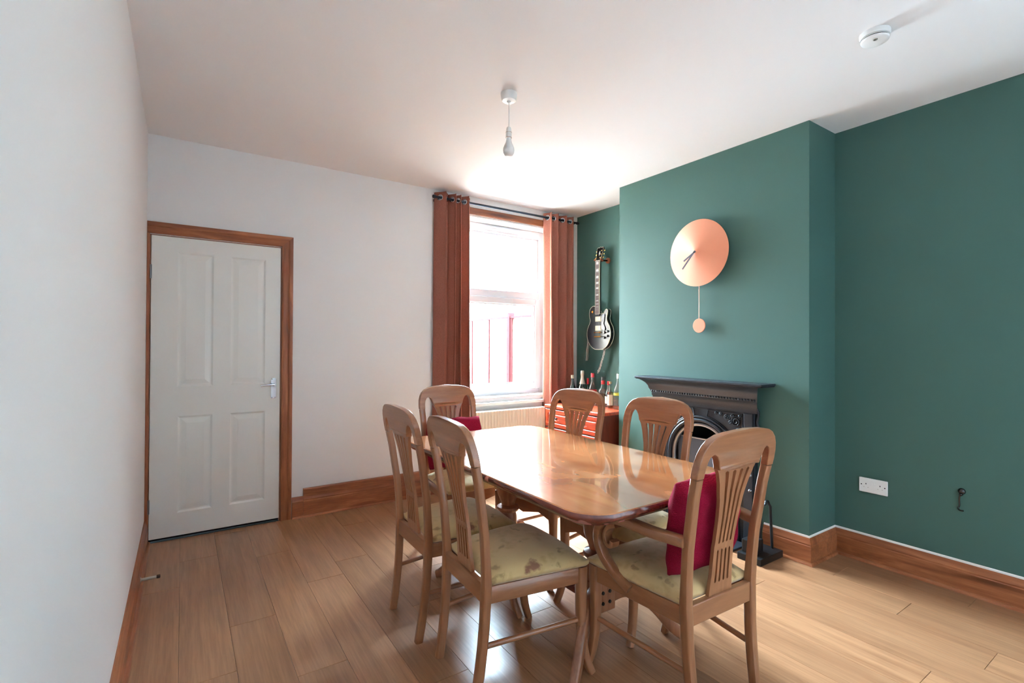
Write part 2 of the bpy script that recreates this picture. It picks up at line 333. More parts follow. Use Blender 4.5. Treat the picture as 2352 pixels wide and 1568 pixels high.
obj('wall_back', boxes((XL, DX0, YB, 4.25, 0, H), (DX0, DX1, YB, 4.25, DZ, H), (DX0, DX1, 4.06, 4.25, 0, DZ), (DX1, WX0, YB, 4.25, 0, H),
    (WX0, WX1, YB, 4.25, 0, WZ0), (WX0, WX1, YB, 4.25, WZ1, H), (WX1, 3.7, YB, 4.25, 0, H)), 'wall_white', **ST)
obj('wall_right', boxes((XG, 3.8, YF - .2, -.50, 0, H), (XG, 3.8, -.42, Y1, 0, H), (XG, 3.8, -.50, -.42, 0, .05), (XG, 3.8, -.50, -.42, 2.05, H), (XA, 3.8, Y2, YB, 0, H)), 'wall_green', **ST)
FY0, FY1, FZ = 1.90, 2.41, .86
obj('wall_chimney', boxes((XC, 3.8, Y1, FY0, 0, H), (XC, 3.8, FY1, Y2, 0, H), (XC, 3.8, FY0, FY1, FZ, H), (XC + .3, 3.8, FY0, FY1, 0, FZ)), 'wall_green', **ST)
# wall behind the camera; added glazed slit in the green wall feeds fill light
obj('wall_front', boxes((XL, XG, YF - .2, YF, 0, H)), 'wall_white', **ST)
SY0, SY1, SZ0, SZ1 = -.50, -.42, .05, 2.05
sd = obj('fill_light_slit', boxes((3.55, 3.60, SY0, SY0 + .008, SZ0, SZ1), (3.55, 3.60, SY1 - .008, SY1, SZ0, SZ1)), 'upvc', **ST)
obj('pane', boxes((3.57, 3.574, SY0 + .008, SY1 - .008, SZ0, SZ1)), 'pane_glass', sd)

# skirting
SK = [(0, 0), (.019, 0), (.019, .108), (.0165, .112), (.0175, .12), (.014, .130), (.009, .142), (.0075, .150), (.005, .154), (0, .154)]
BEAD = [(.019, 0), (.034, 0), (.0335, .004), (.031, .009), (.027, .0125), (.022, .0145), (.019, .015)]
CAULK = [(0, .154), (.0035, .154), (.003, .162), (0, .166)]
def skirt(name, path, mat, side, prof=SK, caulk=False):
    b_ = obj(name, moulding(bmesh.new(), path, prof, side), mat, smooth=25, **ST)
    obj('quadrant_bead', moulding(bmesh.new(), path, BEAD, side), mat, b_, smooth=50)
    if caulk: obj('caulk_line', moulding(bmesh.new(), path, CAULK, side), 'white_gloss', b_)
    return b_
skirt('baseboard_left', [(XL, YB), (XL, YF)], 'pine_y', 1)
SK2 = [(0, 0), (.024, 0), (.024, .118), (.021, .123), (.023, .132), (.018, .142), (.015, .150), (.015, .158), (.026, .158), (.026, .205), (.022, .212), (0, .212)]
skirt('baseboard_back', [(3.0, YB), (.762, YB)], 'pine', 1, [(d, z) for d, z in SK2])
skirt('baseboard_back_short', [(.762, YB), (.684, YB)], 'pine', 1)
skirt('baseboard_right', [(XC, 1.72), (XC, Y1), (XG, Y1), (XG, YF)], 'pine_y', -1, caulk=True)
skirt('baseboard_alcove', [(XA, YB), (XA, Y2), (XC, Y2), (XC, 2.60)], 'pine_y', -1, caulk=True)

# door with four moulded panels
def door_face(bm, x0, x1, z0, z1, y, panels):
    xs = sorted({x0, x1, *[v for p in panels for v in p[:2]]}); zs = sorted({z0, z1, *[v for p in panels for v in p[2:]]})
    for i in range(len(xs) - 1):
        for j in range(len(zs) - 1):
            a, b_, c, d = xs[i], xs[i + 1], zs[j], zs[j + 1]
            if any(p[0] - 1e-6 <= a and b_ <= p[1] + 1e-6 and p[2] - 1e-6 <= c and d <= p[3] + 1e-6 for p in panels): continue
            bm.faces.new([bm.verts.new(v) for v in ((a, y, c), (b_, y, c), (b_, y, d), (a, y, d))])
    for p in panels:
        prev = None
        for ins, dy in ((0, 0), (.012, .007), (.020, .007), (.048, .002)):
            a, b_, c, d = p[0] + ins, p[1] - ins, p[2] + ins, p[3] - ins
            R = [bm.verts.new(v) for v in ((a, y + dy, c), (b_, y + dy, c), (b_, y + dy, d), (a, y + dy, d))]
            if prev:
                for k in range(4): bm.faces.new((prev[k], prev[(k + 1) % 4], R[(k + 1) % 4], R[k]))
            prev = R
        bm.faces.new(prev)
dx0, dx1, dz0, dz1 = -.170, .598, .022, 1.997
bm = bmesh.new()
door_face(bm, dx0, dx1, dz0, dz1, YB + .002, [(-.026, .178, 1.005, 1.90), (.281, .499, 1.005, 1.90), (-.020, .177, .172, .81), (.281, .502, .172, .81)])
bmesh.ops.remove_doubles(bm, verts=bm.verts, dist=1e-5)
for a in ((dx0, dx1, YB + .0115, YB + .037, dz0, dz1),): box(bm, *a)
for q in (((dx0, dz0), (dx1, dz0)), ((dx1, dz0), (dx1, dz1)), ((dx1, dz1), (dx0, dz1)), ((dx0, dz1), (dx0, dz0))):
    (a, c), (b_, d) = q; bm.faces.new([bm.verts.new(v) for v in ((a, YB + .002, c), (b_, YB + .002, d), (b_, YB + .0115, d), (a, YB + .0115, c))])
dr = obj('door_1', bm, 'door_paint', label='white four panel door with chrome lever handle', **ST)
hp = obj('handle_plate', plate([(.537, .905), (.545, .897), (.555, .893), (.566, .897), (.574, .905), (.574, 1.036), (.566, 1.044), (.555, 1.048), (.545, 1.044), (.537, 1.036)], [], lambda u, v, t: (u, YB - .002 + t, v), .007), 'chrome', dr, bevel=.0015)
obj('lever', sweep(turned([(.011, 0), (.011, .03), (.009, .036), (0, .036)], 14, Tm((.556, YB - .003, .998), '-Y')), spline([(.556, YB - .042, .998), (.53, YB - .046, .999), (.50, YB - .044, .998), (.468, YB - .040, .993)], 4), rrect(.013, .009, .8), (0, 0, 1)), 'chrome', dr, smooth=40)
for z in (.904, 1.037):
    for x in (.546, .565): obj('screw', turned([(0, 0), (.0032, 0), (.003, .0016), (0, .0018)], 10, Tm((x, YB - .0054, z), '-Y')), 'steel', dr, smooth=40)
for z in (.235, 1.76): obj('hinge', sweep(boxes((dx0 - .006, dx0 + .004, YB - .002, YB + .003, z - .045, z + .045)), [(dx0 - .004, YB - .004, z - .045), (dx0 - .004, YB - .004, z + .045)], circ(.005, 8)), 'steel', dr, smooth=40)
# architrave
fr = obj('trim_1', boxes((DX0 - .001, DX1, YB + .04, YB + .06, 0, .018)), 'black_gap', label='black strip standing in for the shade in the gap under the white door', **ST)  # shade of the gap under the door, put into a black strip
ARC = [(0, 0), (0, .018), (.012, .020), (.022, .018), (.030, .012), (.036, .014), (.06, .014), (.066, .017), (.074, .014), (.076, 0)]
def arch(name, path_fn):
    bm = bmesh.new(); A = [bm.verts.new(path_fn(d, t, 0)) for d, t in ARC]; B = [bm.verts.new(path_fn(d, t, 1)) for d, t in ARC]; k = len(ARC)
    for i in range(k): bm.faces.new((A[i], A[(i + 1) % k], B[(i + 1) % k], B[i]))
    bm.faces.new(A); bm.faces.new(B[::-1]); return bm
XR = .680; ZT = 2.082
af = obj('trim_2', arch('a', lambda d, t, s: (XR - d, YB - t, 0 if s == 0 else ZT - d)), 'pine_z', smooth=30, label='stained pine architrave around the white door', **ST)
obj('head_architrave', arch('a', lambda d, t, s: (XL + .001 if s == 0 else XR - d, YB - t, ZT - d)), 'pine', af, smooth=30)
obj('side_architrave', boxes((XL + .0005, DX0 + .001, YB - .016, YB, 0, 2.006)), 'pine_z', af, bevel=.002)
obj('door_lining', boxes((DX0, DX1, YB + .001, YB + .06, DZ - .004, DZ + .001), (DX1 - .005, DX1 + .001, YB + .001, YB + .06, .0, DZ - .004), (DX0 - .001, DX0 + .005, YB + .001, YB + .06, 0, DZ - .004)), 'pine_z', af)

# window: fixed light above, opening sash below
YW = 4.10; wf = boxes((WX0, WX0 + .058, YW, YW + .065, WZ0, WZ1), (WX1 - .058, WX1, YW, YW + .065, WZ0, WZ1), (WX0 + .058, WX1 - .058, YW, YW + .065, WZ1 - .075, WZ1), (WX0 + .058, WX1 - .058, YW, YW + .065, WZ0, WZ0 + .055), (WX0 + .058, WX1 - .058, YW, YW + .065, 1.765, 1.835))
win = obj('window_1', wf, 'upvc', bevel=.004, label='white plastic framed window looking on to a fence', **ST)
def frame_rect(x0, x1, z0, z1, t, ya_, yb_): return boxes((x0, x0 + t, ya_, yb_, z0, z1), (x1 - t, x1, ya_, yb_, z0, z1), (x0 + t, x1 - t, ya_, yb_, z1 - t, z1), (x0 + t, x1 - t, ya_, yb_, z0, z0 + t))
xa, xb = WX0 + .058, WX1 - .058
obj('glazing_bead', frame_rect(xa, xb, 1.835, WZ1 - .075, .018, YW + .022, YW + .045), 'upvc', win, bevel=.003)
obj('pane', boxes((xa + .016, xb - .016, YW + .03, YW + .034, 1.85, WZ1 - .09)), 'pane_glass', win)
sash = obj('opening_sash', frame_rect(xa + .002, xb - .002, WZ0 + .057, 1.763, .058, YW - .022, YW + .05), 'upvc', win, bevel=.004)
obj('glazing_bead', frame_rect(xa + .06, xb - .06, WZ0 + .115, 1.705, .014, YW - .004, YW + .02), 'upvc', sash, bevel=.003)
obj('pane', boxes((xa + .072, xb - .072, YW + .01, YW + .014, WZ0 + .127, 1.693)), 'pane_glass', sash)
hx = 2.58
obj('window_handle', sweep(boxes((hx - .045, hx + .045, YW - .034, YW - .022, WZ0 + .07, WZ0 + .10)), [(hx, YW - .04, WZ0 + .088), (hx + .02, YW - .048, WZ0 + .09), (hx + .11, YW - .048, WZ0 + .09)], rrect(.02, .012, .6), (0, 0, 1)), 'upvc', sash, bevel=.003)
obj('trickle_vent', boxes((2.42, 2.84, YW - .014, YW, WZ1 - .055, WZ1 - .025), (2.42, 2.84, YW - .02, YW - .014, WZ1 - .033, WZ1 - .025)), 'upvc', win, bevel=.002)
obj('trim_3', boxes((WX0 - .03, WX1 + .03, 3.905, YB, WZ0 - .062, WZ0 - .034), (WX0, WX1, YB, YW + .02, WZ0 - .0005, WZ0 + .012)), 'white_gloss', bevel=.004, label='white window board under the window', **ST)
obj('trim_4', boxes((1.95, 3.25, YB - .014, YB, 2.488, 2.552)), 'pine', bevel=.003, label='thin stained timber batten above the window', **ST)

# ------------------------------------------------------------------ outside: garden and fence
obj('wall_sky_blocker', boxes((1.2, 1.8, 4.25, 9.0, -.14, 3.6)), 'render_coat', **ST)  # added wall out of view, blocks sky light from the left
obj('ground', boxes((-12, 16, 4.3, 22, -.3, -.14), (-12, 16, -14, YF - .25, -.3, -.14)), 'paving', **ST)
fx = 4.35
fence = thing('garden_fence', 'overlapping board fence with red brown battens outside the window', 'fence', (fx, 8.0, -.14))
bd = None
for p in range(4):
    y0 = -3.3 + p * 1.86
    for i in range(12):
        if bd is None:
            bm = bmesh.new(); vs = [bm.verts.new(v) for x_, z_ in ((0, 0), (.012, 0), (.03, .16), (.022, .16)) for v in ((x_, 0, z_), (x_, 1.8, z_))]
            for q in ((0, 2, 4, 6), (7, 5, 3, 1), (0, 1, 3, 2), (2, 3, 5, 4), (4, 5, 7, 6), (6, 7, 1, 0)): bm.faces.new([vs[k] for k in q])
            o = obj('board', bm, 'fence_board', fence); bd = o.data
        else: o = bpy.data.objects.new('board', bd); C.objects.link(o); o.parent = fence
        o.location = (0, y0, .12 + i * .142)
    for k in range(4): obj('batten', boxes((-.022, -.002, y0 + k * .585, y0 + k * .585 + .045, .1, 1.86)), 'fence_batten', fence)
    obj('capping_rail', boxes((-.03, .05, y0, y0 + 1.8, 1.862, 1.89)), 'fence_batten', fence)
    obj('fence_post', boxes((-.04, .06, y0 + 1.8, y0 + 1.86, 0, 1.95)), 'fence_batten', fence)

nb = thing('sky_blocker_house', 'pale rendered house added behind the garden fence to block low sky', 'house', (7.2, 9.5, -.14))  # added house, cuts the low sky light reaching the left wall
obj('wall', boxes((0, 5, -5, 6, 0, 5.2)), 'house_render', nb)
bm = bmesh.new(); plate([(-.35, 5.2), (2.5, 7.4), (5.35, 5.2)], [], lambda u, v, t: (u, t + .5, v), 11.6, bm); obj('roof', bm, 'roof_tile', nb)
obj('gutter', tube([(-.36, -5.3, 5.17), (-.36, 6.3, 5.17)], .06, 8, (1, 0, 0)), 'soft_white', nb, smooth=60)
# ------------------------------------------------------------------ curtains and pole
YR, ZR = 3.868, 2.566
pole = thing('curtain_pole', 'slim dark metal curtain pole across the top of the window', 'curtain pole', (2.6, YR, ZR))
obj('rod', tube([(-.80, 0, 0), (.815, 0, 0)], .0105, 12, (0, 0, 1)), 'curtain_rod', pole, smooth=40)
for s in (-1, 1): obj('finial', turned([(0, 0), (.013, 0), (.015, .006), (.015, .022), (.012, .028), (0, .028)], 16, Tm((s * .8, 0, 0), 'X' if s > 0 else '-X')), 'curtain_rod', pole, smooth=40)
for s in (-.77, .77): obj('bracket', tube([(s, YB - YR, -.012), (s, .02, -.012), (s, 0, -.0105)], .006, 8, (1, 0, 0), turned([(.02, 0), (.02, .004), (0, .004)], 12, Tm((s, YB - YR, -.012), '-Y'))), 'curtain_rod', pole, smooth=40)
def curtain(label, x0, W_, nf, amp, zb, ph, flare, wide):
    """eyelet curtain: cloth weaving round the pole, holes cut where it crosses"""
    t = thing('curtain', label, 'curtain', (x0 + W_ / 2, YR, zb), 0, 'rust eyelet curtains at the window')
    top = ZR + .048; nu = nf * 48
    zs = [top - .004 * i for i in range(25)] + [top - .1 - .06 * i for i in range(1, int((top - .1 - zb) / .06) + 1)] + [zb]
    bm = bmesh.new(); G = []
    def P(s, z):
        sw = s + wide * math.sin(2 * PI * s) / (2 * PI)   # wider folds at one edge
        k = (top - z) / (top - zb); th = 2 * PI * nf * s + ph; a = amp * (1 + .25 * k) * (1 + .2 * math.sin(5.1 * s + 2 * k + ph))
        yy = a * math.sin(th + .25 * k * math.sin(3 * s + ph)) + .006 * k * math.sin(9 * k + 4 * s)
        return Vector((-W_ / 2 + W_ * (sw + wide * .5 * s * (1 - s)) - flare * k * (s - .5) + .22 * a * math.sin(2 * th), yy, z - zb))
    holes = [( (k * PI - ph) / (2 * PI * nf)) for k in range(-4, 4 * nf)]; holes = [s for s in holes if .015 < s < .985]
    hc = [P(s, ZR) for s in holes]
    for z in zs: G.append([bm.verts.new(P(i / nu, z)) for i in range(nu + 1)])
    for a, b_ in zip(G, G[1:]):
        for i in range(nu):
            q = (a[i], a[i + 1], b_[i + 1], b_[i]); c = sum((v.co for v in q), Vector()) / 4
            if any((c - h).length < .021 for h in hc): continue
            bm.faces.new(q)
    cl = obj('cloth', bm, 'rust_cloth', t, smooth=80)
    mo = cl.modifiers.new('solid', 'SOLIDIFY'); mo.thickness = .003; mo.offset = 0
    for s, h in zip(holes, hc):
        d = P(s + .004, ZR) - P(s - .004, ZR); d.z = 0; n = Vector((-d.y, d.x, 0)).normalized()
        M = Matrix.Translation(h) @ n.to_track_quat('Z', 'Y').to_matrix().to_4x4()
        pr = [(.0215 + .0045 * math.cos(a), .0035 * math.sin(a)) for a in [2 * PI * i / 8 for i in range(9)]]
        bm = lathe(bmesh.new(), pr, 20, M); bmesh.ops.delete(bm, geom=[f for f in bm.faces if len(f.verts) > 4], context='FACES'); bmesh.ops.remove_doubles(bm, verts=bm.verts, dist=1e-6)
        obj('eyelet', bm, 'chrome', t, smooth=60)
curtain('rust curtain hanging beside the white wall, away from the green wall', 1.815, .345, 4, .043, .34, 1.9, -.02, .45)
curtain('rust curtain hanging beside the green wall, behind the red brown cabinet', 3.0, .35, 4, .043, .34, .4, .03, -.4)

# ------------------------------------------------------------------ radiator
rad = thing('radiator', 'cream ribbed panel radiator under the window', 'radiator', (2.585, 3.84, .195))
bm = bmesh.new(); prof = []
n_r = 24; Wd = .78
for i in range(n_r):
    x = -Wd / 2 + i * Wd / n_r; p = Wd / n_r
    prof += [(x, 0), (x + p * .55, 0), (x + p * .68, .007), (x + p * .87, .007)]
prof += [(Wd / 2, 0), (Wd / 2, .014), (-Wd / 2, .014)]
plate(prof, [], lambda u, v, t: (u, v, t + .255), .47, bm); obj('ribbed_panel', bm, 'radiator_cream', rad, bevel=.0)
obj('back_panel', boxes((-.39, .39, .058, .068, .02, .49)), 'radiator_cream', rad)
g = boxes(*[(-.39 + .0195 * i, -.39 + .0195 * i + .012, .014, .058, .485, .493) for i in range(40)]); box(g, -.39, .39, .012, .02, .483, .494); box(g, -.39, .39, .054, .062, .483, .494); obj('top_grille', g, 'radiator_cream', rad)
for s in (-1, 1): obj('side_panel', boxes((s * .39, s * .392, .006, .066, .03, .492)), 'radiator_cream', rad)
obj('valve', tube([(-.42, .036, .05), (-.42, .036, -.195)], .008, 8, (1, 0, 0), turned([(.014, -.01), (.014, .05), (.01, .06), (0, .06)], 12, Tm((-.42, .036, .05)))), 'white_plastic', rad, smooth=40)
for s in (-.3, .3): obj('wall_bracket', boxes((s - .015, s + .015, .068, .1, .05, .46)), 'steel', rad)

# ------------------------------------------------------------------ cabinet with bottles
CX0, CX1, CY0, CY1, CZ = 2.935, 3.44, 3.025, 3.795, .722
cab = thing('cabinet', 'red brown polished cabinet with drawers standing in the green alcove', 'cabinet', (CX0, (CY0 + CY1) / 2, 0))
hw = (CY1 - CY0) / 2; dp = CX1 - CX0
obj('body', boxes((.018, dp - .005, -hw + .012, hw - .012, .06, CZ - .03)), 'mahogany_dark', cab, bevel=.002)
obj('top', boxes((-.004, dp, -hw, hw, CZ - .03, CZ)), 'mahogany', cab, bevel=.007, seg=3)
obj('plinth', boxes((.03, dp - .01, -hw + .02, hw - .02, 0, .062)), 'mahogany_dark', cab, bevel=.002)
def panel_front(bm, y0, y1, z0, z1, arch_=0):
    def ring(ins, x):
        a, b_, c, d = y0 + ins, y1 - ins, z0 + ins, z1 - ins; n_ = 10 if arch_ else 1
        tops = [(b_ + (a - b_) * i / n_, d - (arch_ * (1 - math.sin(PI * i / n_)) if arch_ and ins > .01 else 0)) for i in range(n_ + 1)]
        return [bm.verts.new((x, y_, z_)) for y_, z_ in [(a, c), (b_, c)] + tops]
    R = [ring(0, .02), ring(0, .003), ring(.003, 0), ring(.034, 0), ring(.038, .005), ring(.046, .005), ring(.052, .001)]
    for A, B in zip(R, R[1:]):
        for i in range(len(A)): bm.faces.new((A[i], A[(i + 1) % len(A)], B[(i + 1) % len(A)], B[i]))
    bm.faces.new(R[-1]); return bm
for s in (-1, 1):
    a, b_ = sorted((s * .012, s * (hw - .014)))
    d = obj('drawer', panel_front(bmesh.new(), a, b_, CZ - .205, CZ - .040), 'mahogany', cab)
    d2 = obj('door', panel_front(bmesh.new(), a, b_, .07, CZ - .217, .05), 'mahogany', cab)
    for pa, zc in ((d, CZ - .118), (d2, .36)):
        yc = (a + b_) / 2 if pa is d else s * .045
        obj('knob', turned([(.004, 0), (.004, .012), (.009, .015), (.010, .021), (.006, .026), (0, .027)], 14, Tm((.001, yc, zc), '-X')), 'black_metal', pa, smooth=40)
    obj('handle_drop', tube([(-.012, (a + b_) / 2 - .02, CZ - .134), (-.014, (a + b_) / 2, CZ - .14), (-.012, (a + b_) / 2 + .02, CZ - .134)], .0025, 6, (0, 0, 1)), 'chrome', d, smooth=40)
def bottle(label, x, y, prof, glass, extras, group=None):
    t = thing('bottle', label, 'bottle', (x, y, CZ), 0, 'bottles standing on the cabinet')
    obj('glass', turned(prof, 20), glass, t, smooth=40)
    for nm, pr, mt in extras: obj(nm, lathe(bmesh.new(), pr, 20, Matrix(), nm not in ('label', 'neck_band', 'foil')), mt, t, smooth=40)
def shp(r, hs, hn, h, rn=.0145): return [(0, .004), (r * .9, 0), (r, .006), (r, hs), (r * .92, hs + (hn - hs) * .25), (r * .6, hs + (hn - hs) * .6), (rn * 1.15, hn), (rn, hn + .01), (rn, h), (0, h)]
def cap(z0, z1, r): return [(0, z0), (r, z0), (r, z1 - .002), (r - .002, z1), (0, z1)]
def band(z0, z1, r): return [(r, z0), (r + .0008, z0), (r + .0008, z1), (r, z1)]
bottle('dark glass bottle with cream cap beside the rust curtain', 3.22, 3.715, shp(.036, .13, .21, .262), 'dark_glass', [('cap', cap(.245, .278, .0155), 'cream_label')])
bottle('dark green sparkling wine bottle with silver foil neck', 3.27, 3.625, shp(.044, .15, .24, .30, .015), 'dark_glass', [('foil', [(.0325, .195), (.027, .21), (.0185, .24), (.016, .255), (.0165, .28), (.0185, .285), (.0185, .318), (.015, .324), (0, .324)], 'silver_foil')])
bottle('small bottle with plain red cap beside the foil topped bottle', 3.37, 3.655, shp(.03, .12, .16, .20, .012), 'dark_glass', [('cap', cap(.185, .245, .0125), 'red_cap')])
bottle('clear spirit bottle with tall red cap and red label', 3.26, 3.47, shp(.04, .155, .215, .29, .0145), 'clear_glass', [('cap', cap(.268, .308, .0165), 'red_cap'), ('label', band(.06, .15, .0402), 'red_cap')])
bottle('broad shouldered clear bottle with red neck band and dark stopper', 3.32, 3.39, shp(.05, .14, .19, .25, .018), 'clear_glass', [('stopper', cap(.245, .275, .019), 'dark_cap'), ('neck_band', band(.205, .24, .0182), 'red_cap'), ('liquor', cap(.006, .12, .048), 'amber_glass')])
bottle('amber bottle with short red cap and cream label', 3.30, 3.295, shp(.034, .12, .17, .22, .013), 'clear_glass', [('cap', cap(.205, .24, .0145), 'red_cap'), ('liquor', cap(.006, .11, .032), 'amber_glass'), ('label', band(.035, .1, .0342), 'cream_label')])
bottle('slim bottle with cork stopper and large cream label', 3.24, 3.215, shp(.026, .13, .17, .225, .011), 'clear_glass', [('stopper', cap(.225, .243, .0125), 'cork'), ('label', band(.03, .125, .0262), 'cream_label'), ('liquor', cap(.006, .15, .0245), 'amber_glass')])
bottle('tall clear bottle with white cap and yellow label beside the chimney breast', 3.26, 3.135, shp(.042, .17, .235, .29, .0145), 'clear_glass', [('cap', cap(.275, .318, .0165), 'soft_white'), ('label', band(.125, .145, .0422), 'yellow_label')])

# ------------------------------------------------------------------ guitar on a wall hanger
GXF = 3.375; GY = 3.512; GZ0 = 1.255
gt = thing('electric_guitar', 'black single cutaway electric guitar with gold hardware hung on green wall', 'guitar', (GXF, GY, GZ0))
# body outline in (u towards the chimney side, v up)
half = [(0, 0), (.06, .006), (.115, .04), (.152, .10), (.162, .16), (.150, .215), (.122, .262), (.109, .30), (.117, .335), (.122, .372), (.104, .388), (.082, .372), (.064, .348), (.035, .345), (.0, .36), (-.04, .415), (-.075, .425), (-.112, .405), (-.130, .365), (-.128, .325), (-.116, .29), (-.122, .262), (-.150, .215), (-.164, .16), (-.154, .10), (-.115, .04), (-.06, .006)]
bo = [(p.x, p.y) for p in spline([(u, v, 0) for u, v in half + [half[0]]], 4)[:-1]]
G3 = lambda u, v, w_: (w_, -u, v)
body = obj('body', plate(bo, [], lambda u, v, t: G3(u, v, t + .024), .046), 'black_lacquer', gt, smooth=50, bevel=.003)
bmi = bmesh.new()
for off in (.0025, .0455):
    pts = [G3(u * 1.004, (v - .2) * 1.004 + .2, off) for u, v in bo]; pts = pts + [pts[0]]
    sweep(bmi, pts, circ(.0028, 6), (1, 0, 0))
obj('binding', bmi, 'binding', body)
nk = obj('neck', boxes((-.012, .012, -.026, .026, .33, .86)), 'black_lacquer', gt, bevel=.006)
fb = obj('fretboard', boxes((-.018, -.010, -.027, .027, .345, .862)), 'rosewood', nk)
obj('fretboard_binding', boxes((-.0185, -.0105, -.029, -.027, .345, .862), (-.0185, -.0105, .027, .029, .345, .862), (-.0185, -.0105, -.029, .029, .343, .345)), 'binding', nk)
fp = [.862 - .52 * 1.31 * (1 - 2 ** (-i / 12)) for i in range(0, 23)]
for i in (1, 3, 5, 7, 9, 12, 15, 17, 19, 21):
    if fp[i] > .35: obj('inlay', boxes((-.0192, -.0178, -.017, .017, fp[i] + .006, fp[i - 1] - .006)), 'pearl', nk)
for i in range(1, 22):
    if fp[i] > .35: obj('fret', boxes((-.0198, -.0178, -.026, .026, fp[i] - .0009, fp[i] + .0009)), 'steel', nk)
obj('nut', boxes((-.02, -.008, -.026, .026, .862, .868)), 'binding', nk)
ho = [(-.027, .865), (-.036, .89), (-.045, .985), (-.036, 1.0), (-.014, .998), (0, 1.006), (.014, .998), (.036, 1.0), (.045, .985), (.036, .89), (.027, .865)]
tl = lambda u, v, t: G3(u, v, t + (v - .865) * .22 + .002)
hd = obj('headstock', plate(ho, [], tl, .015), 'black_lacquer', gt, smooth=40)
sw = [tl(u, v, -.0075) for u, v in ho] ; obj('head_binding', sweep(bmesh.new(), sw, circ(.0016, 6), (1, 0, 0)), 'binding', hd)
obj('head_inlay', plate([(0, .915), (.008, .94), (0, .965), (-.008, .94)], [], tl, .0165), 'pearl', hd)
for s in (-1, 1):
    for k in range(3):
        v = .895 + k * .034; u = s * (.026 + k * .003); p = Vector(tl(u, v, -.008))
        bm = turned([(.004, 0), (.004, .008), (0, .008)], 10, Matrix.Translation(p) @ Matrix.Rotation(-PI / 2, 4, 'Y'))
        q = Vector(tl(s * (.052 + k * .002), v, .004)); lathe(bm, [(0, -.007), (.006, -.006), (.0075, 0), (.006, .006), (0, .007)], 10, Tm(q, 'Z')); tube([tuple(q), tuple(tl(s * .035, v, .004))], .002, 6, (0, 0, 1), bm)
        obj('tuner', bm, 'gold', hd, smooth=40)
for v in (.298, .208): 
    o = obj('pickup', boxes((-.009, .002, -.036, .036, v - .02, v + .02)), 'pale_gold', gt, bevel=.003)  # pale tone puts the window's reflection into the gold colour
obj('pickup_ring', boxes((-.003, .002, -.043, .043, .272, .322), (-.003, .002, -.043, .043, .183, .233)), 'binding', gt, bevel=.001)
for v, nm in ((.166, 'bridge'), (.125, 'tailpiece')): obj(nm, tube([(-.012, .045, v), (-.012, -.045, v)], .0065, 8, (0, 0, 1)), 'gold', gt, smooth=40)
obj('pickguard', plate([(.046, .325), (.085, .345), (.088, .32), (.074, .25), (.098, .205), (.088, .18), (.046, .20)], [], lambda u, v, t: G3(u, v, t - .006), .003), 'pickguard', gt)  # grey of the guard is reflected light put into its colour
for u, v in ((.085, .165), (.125, .175), (.085, .115), (.125, .13)): obj('control_knob', turned([(.012, 0), (.011, .014), (.0095, .016), (0, .016)], 14, Tm(G3(u, v, 0), '-X')), 'black_lacquer', gt, smooth=40)
obj('toggle_switch', turned([(.012, 0), (.012, .002), (.003, .003), (.003, .014), (0, .015)], 12, Tm(G3(-.085, .37, 0), '-X')), 'gold', gt, smooth=40)
for k in range(6):
    y = (k - 2.5) * .0085; y2 = (k - 2.5) * .0068
    obj('string', tube([(-.016, y, .125), (-.019, y, .166), (-.0225, y2, .864)], .0006, 5, (0, 1, 0)), 'steel', gt)
obj('strap', sweep(bmesh.new(), spline([(.035, .12, .30), (.03, .150, .22), (.025, .165, .08), (.02, .178, -.04), (.02, .186, -.115)], 5), rrect(.034, .003, .5, 1), (1, .02, 0)), 'strap', gt, smooth=60)
obj('strap_end', sweep(bmesh.new(), spline([(.03, -.06, .04), (.035, -.04, -.04), (.03, -.015, -.12), (.03, .02, -.20), (.032, .045, -.225)], 5), rrect(.042, .003, .5, 1), (.35, 1, 0)), 'strap', gt, smooth=60)
hk = thing('guitar_hanger', 'wooden wall hanger with padded yoke holding the guitar head', 'guitar hanger', (XA, GY - .0, GZ0 + .872))
hb = obj('base', turned([(.028, 0), (.028, .014), (.022, .02), (0, .02)], 20, Tm((0, -.035, .0), '-X')), 'hanger_wood', hk, smooth=40)
obj('arm', tube([(-.015, -.035, 0), (-.05, -.02, 0), (-.072, 0, 0)], .008, 8, (0, 0, 1)), 'black_metal', hk, smooth=40)
for s in (-1, 1): obj('yoke_pad', sweep(bmesh.new(), spline([(-.072, 0, 0), (-.078, s * .03, -.006), (-.10, s * .041, .002), (-.118, s * .042, .008)], 4), circ(.0095, 8), (0, 0, 1)), 'hanger_wood', hk, smooth=50)

# ------------------------------------------------------------------ clock
clk = thing('wall_clock', 'copper cone wall clock with pendulum on the green chimney breast', 'clock', (XC, 2.185, 1.963))
TX = Tm((0, 0, 0), '-X'); R_ = .24
dial = obj('dial', turned([(0, .072), (.004, .071), (R_ * .5, .055), (R_, .036), (R_, .034), (.10, .028), (.10, 0), (0, 0)], 72), 'copper', clk, smooth=30)
dial.matrix_local = TX
for nm, l, a, w_ in (('hour_hand', .105, 240, .012), ('minute_hand', .148, 222, .012)):
    th = math.radians(a); dy, dz = -math.sin(th), math.cos(th)   # clockwise angle from twelve, seen from the room
    dy = math.sin(math.radians(360 - a))
    o = obj(nm, sweep(bmesh.new(), [(-.079 if nm[0] == 'h' else -.083, -dy * .012, -dz * .012), (-.076 if nm[0] == 'h' else -.080, dy * l, dz * l)], rrect(.0018, w_, .1, 1), (1, 0, 0)), 'grey_hand', clk)
obj('spindle', turned([(.004, .06), (.004, .086), (.002, .088), (0, .088)], 12, TX), 'black_metal', clk, smooth=40)
pr_ = obj('pendulum_rod', tube([(-.022, 0, -.2), (-.022, 0, -.5)], .0018, 6, (1, 0, 0)), 'copper_bob', clk)
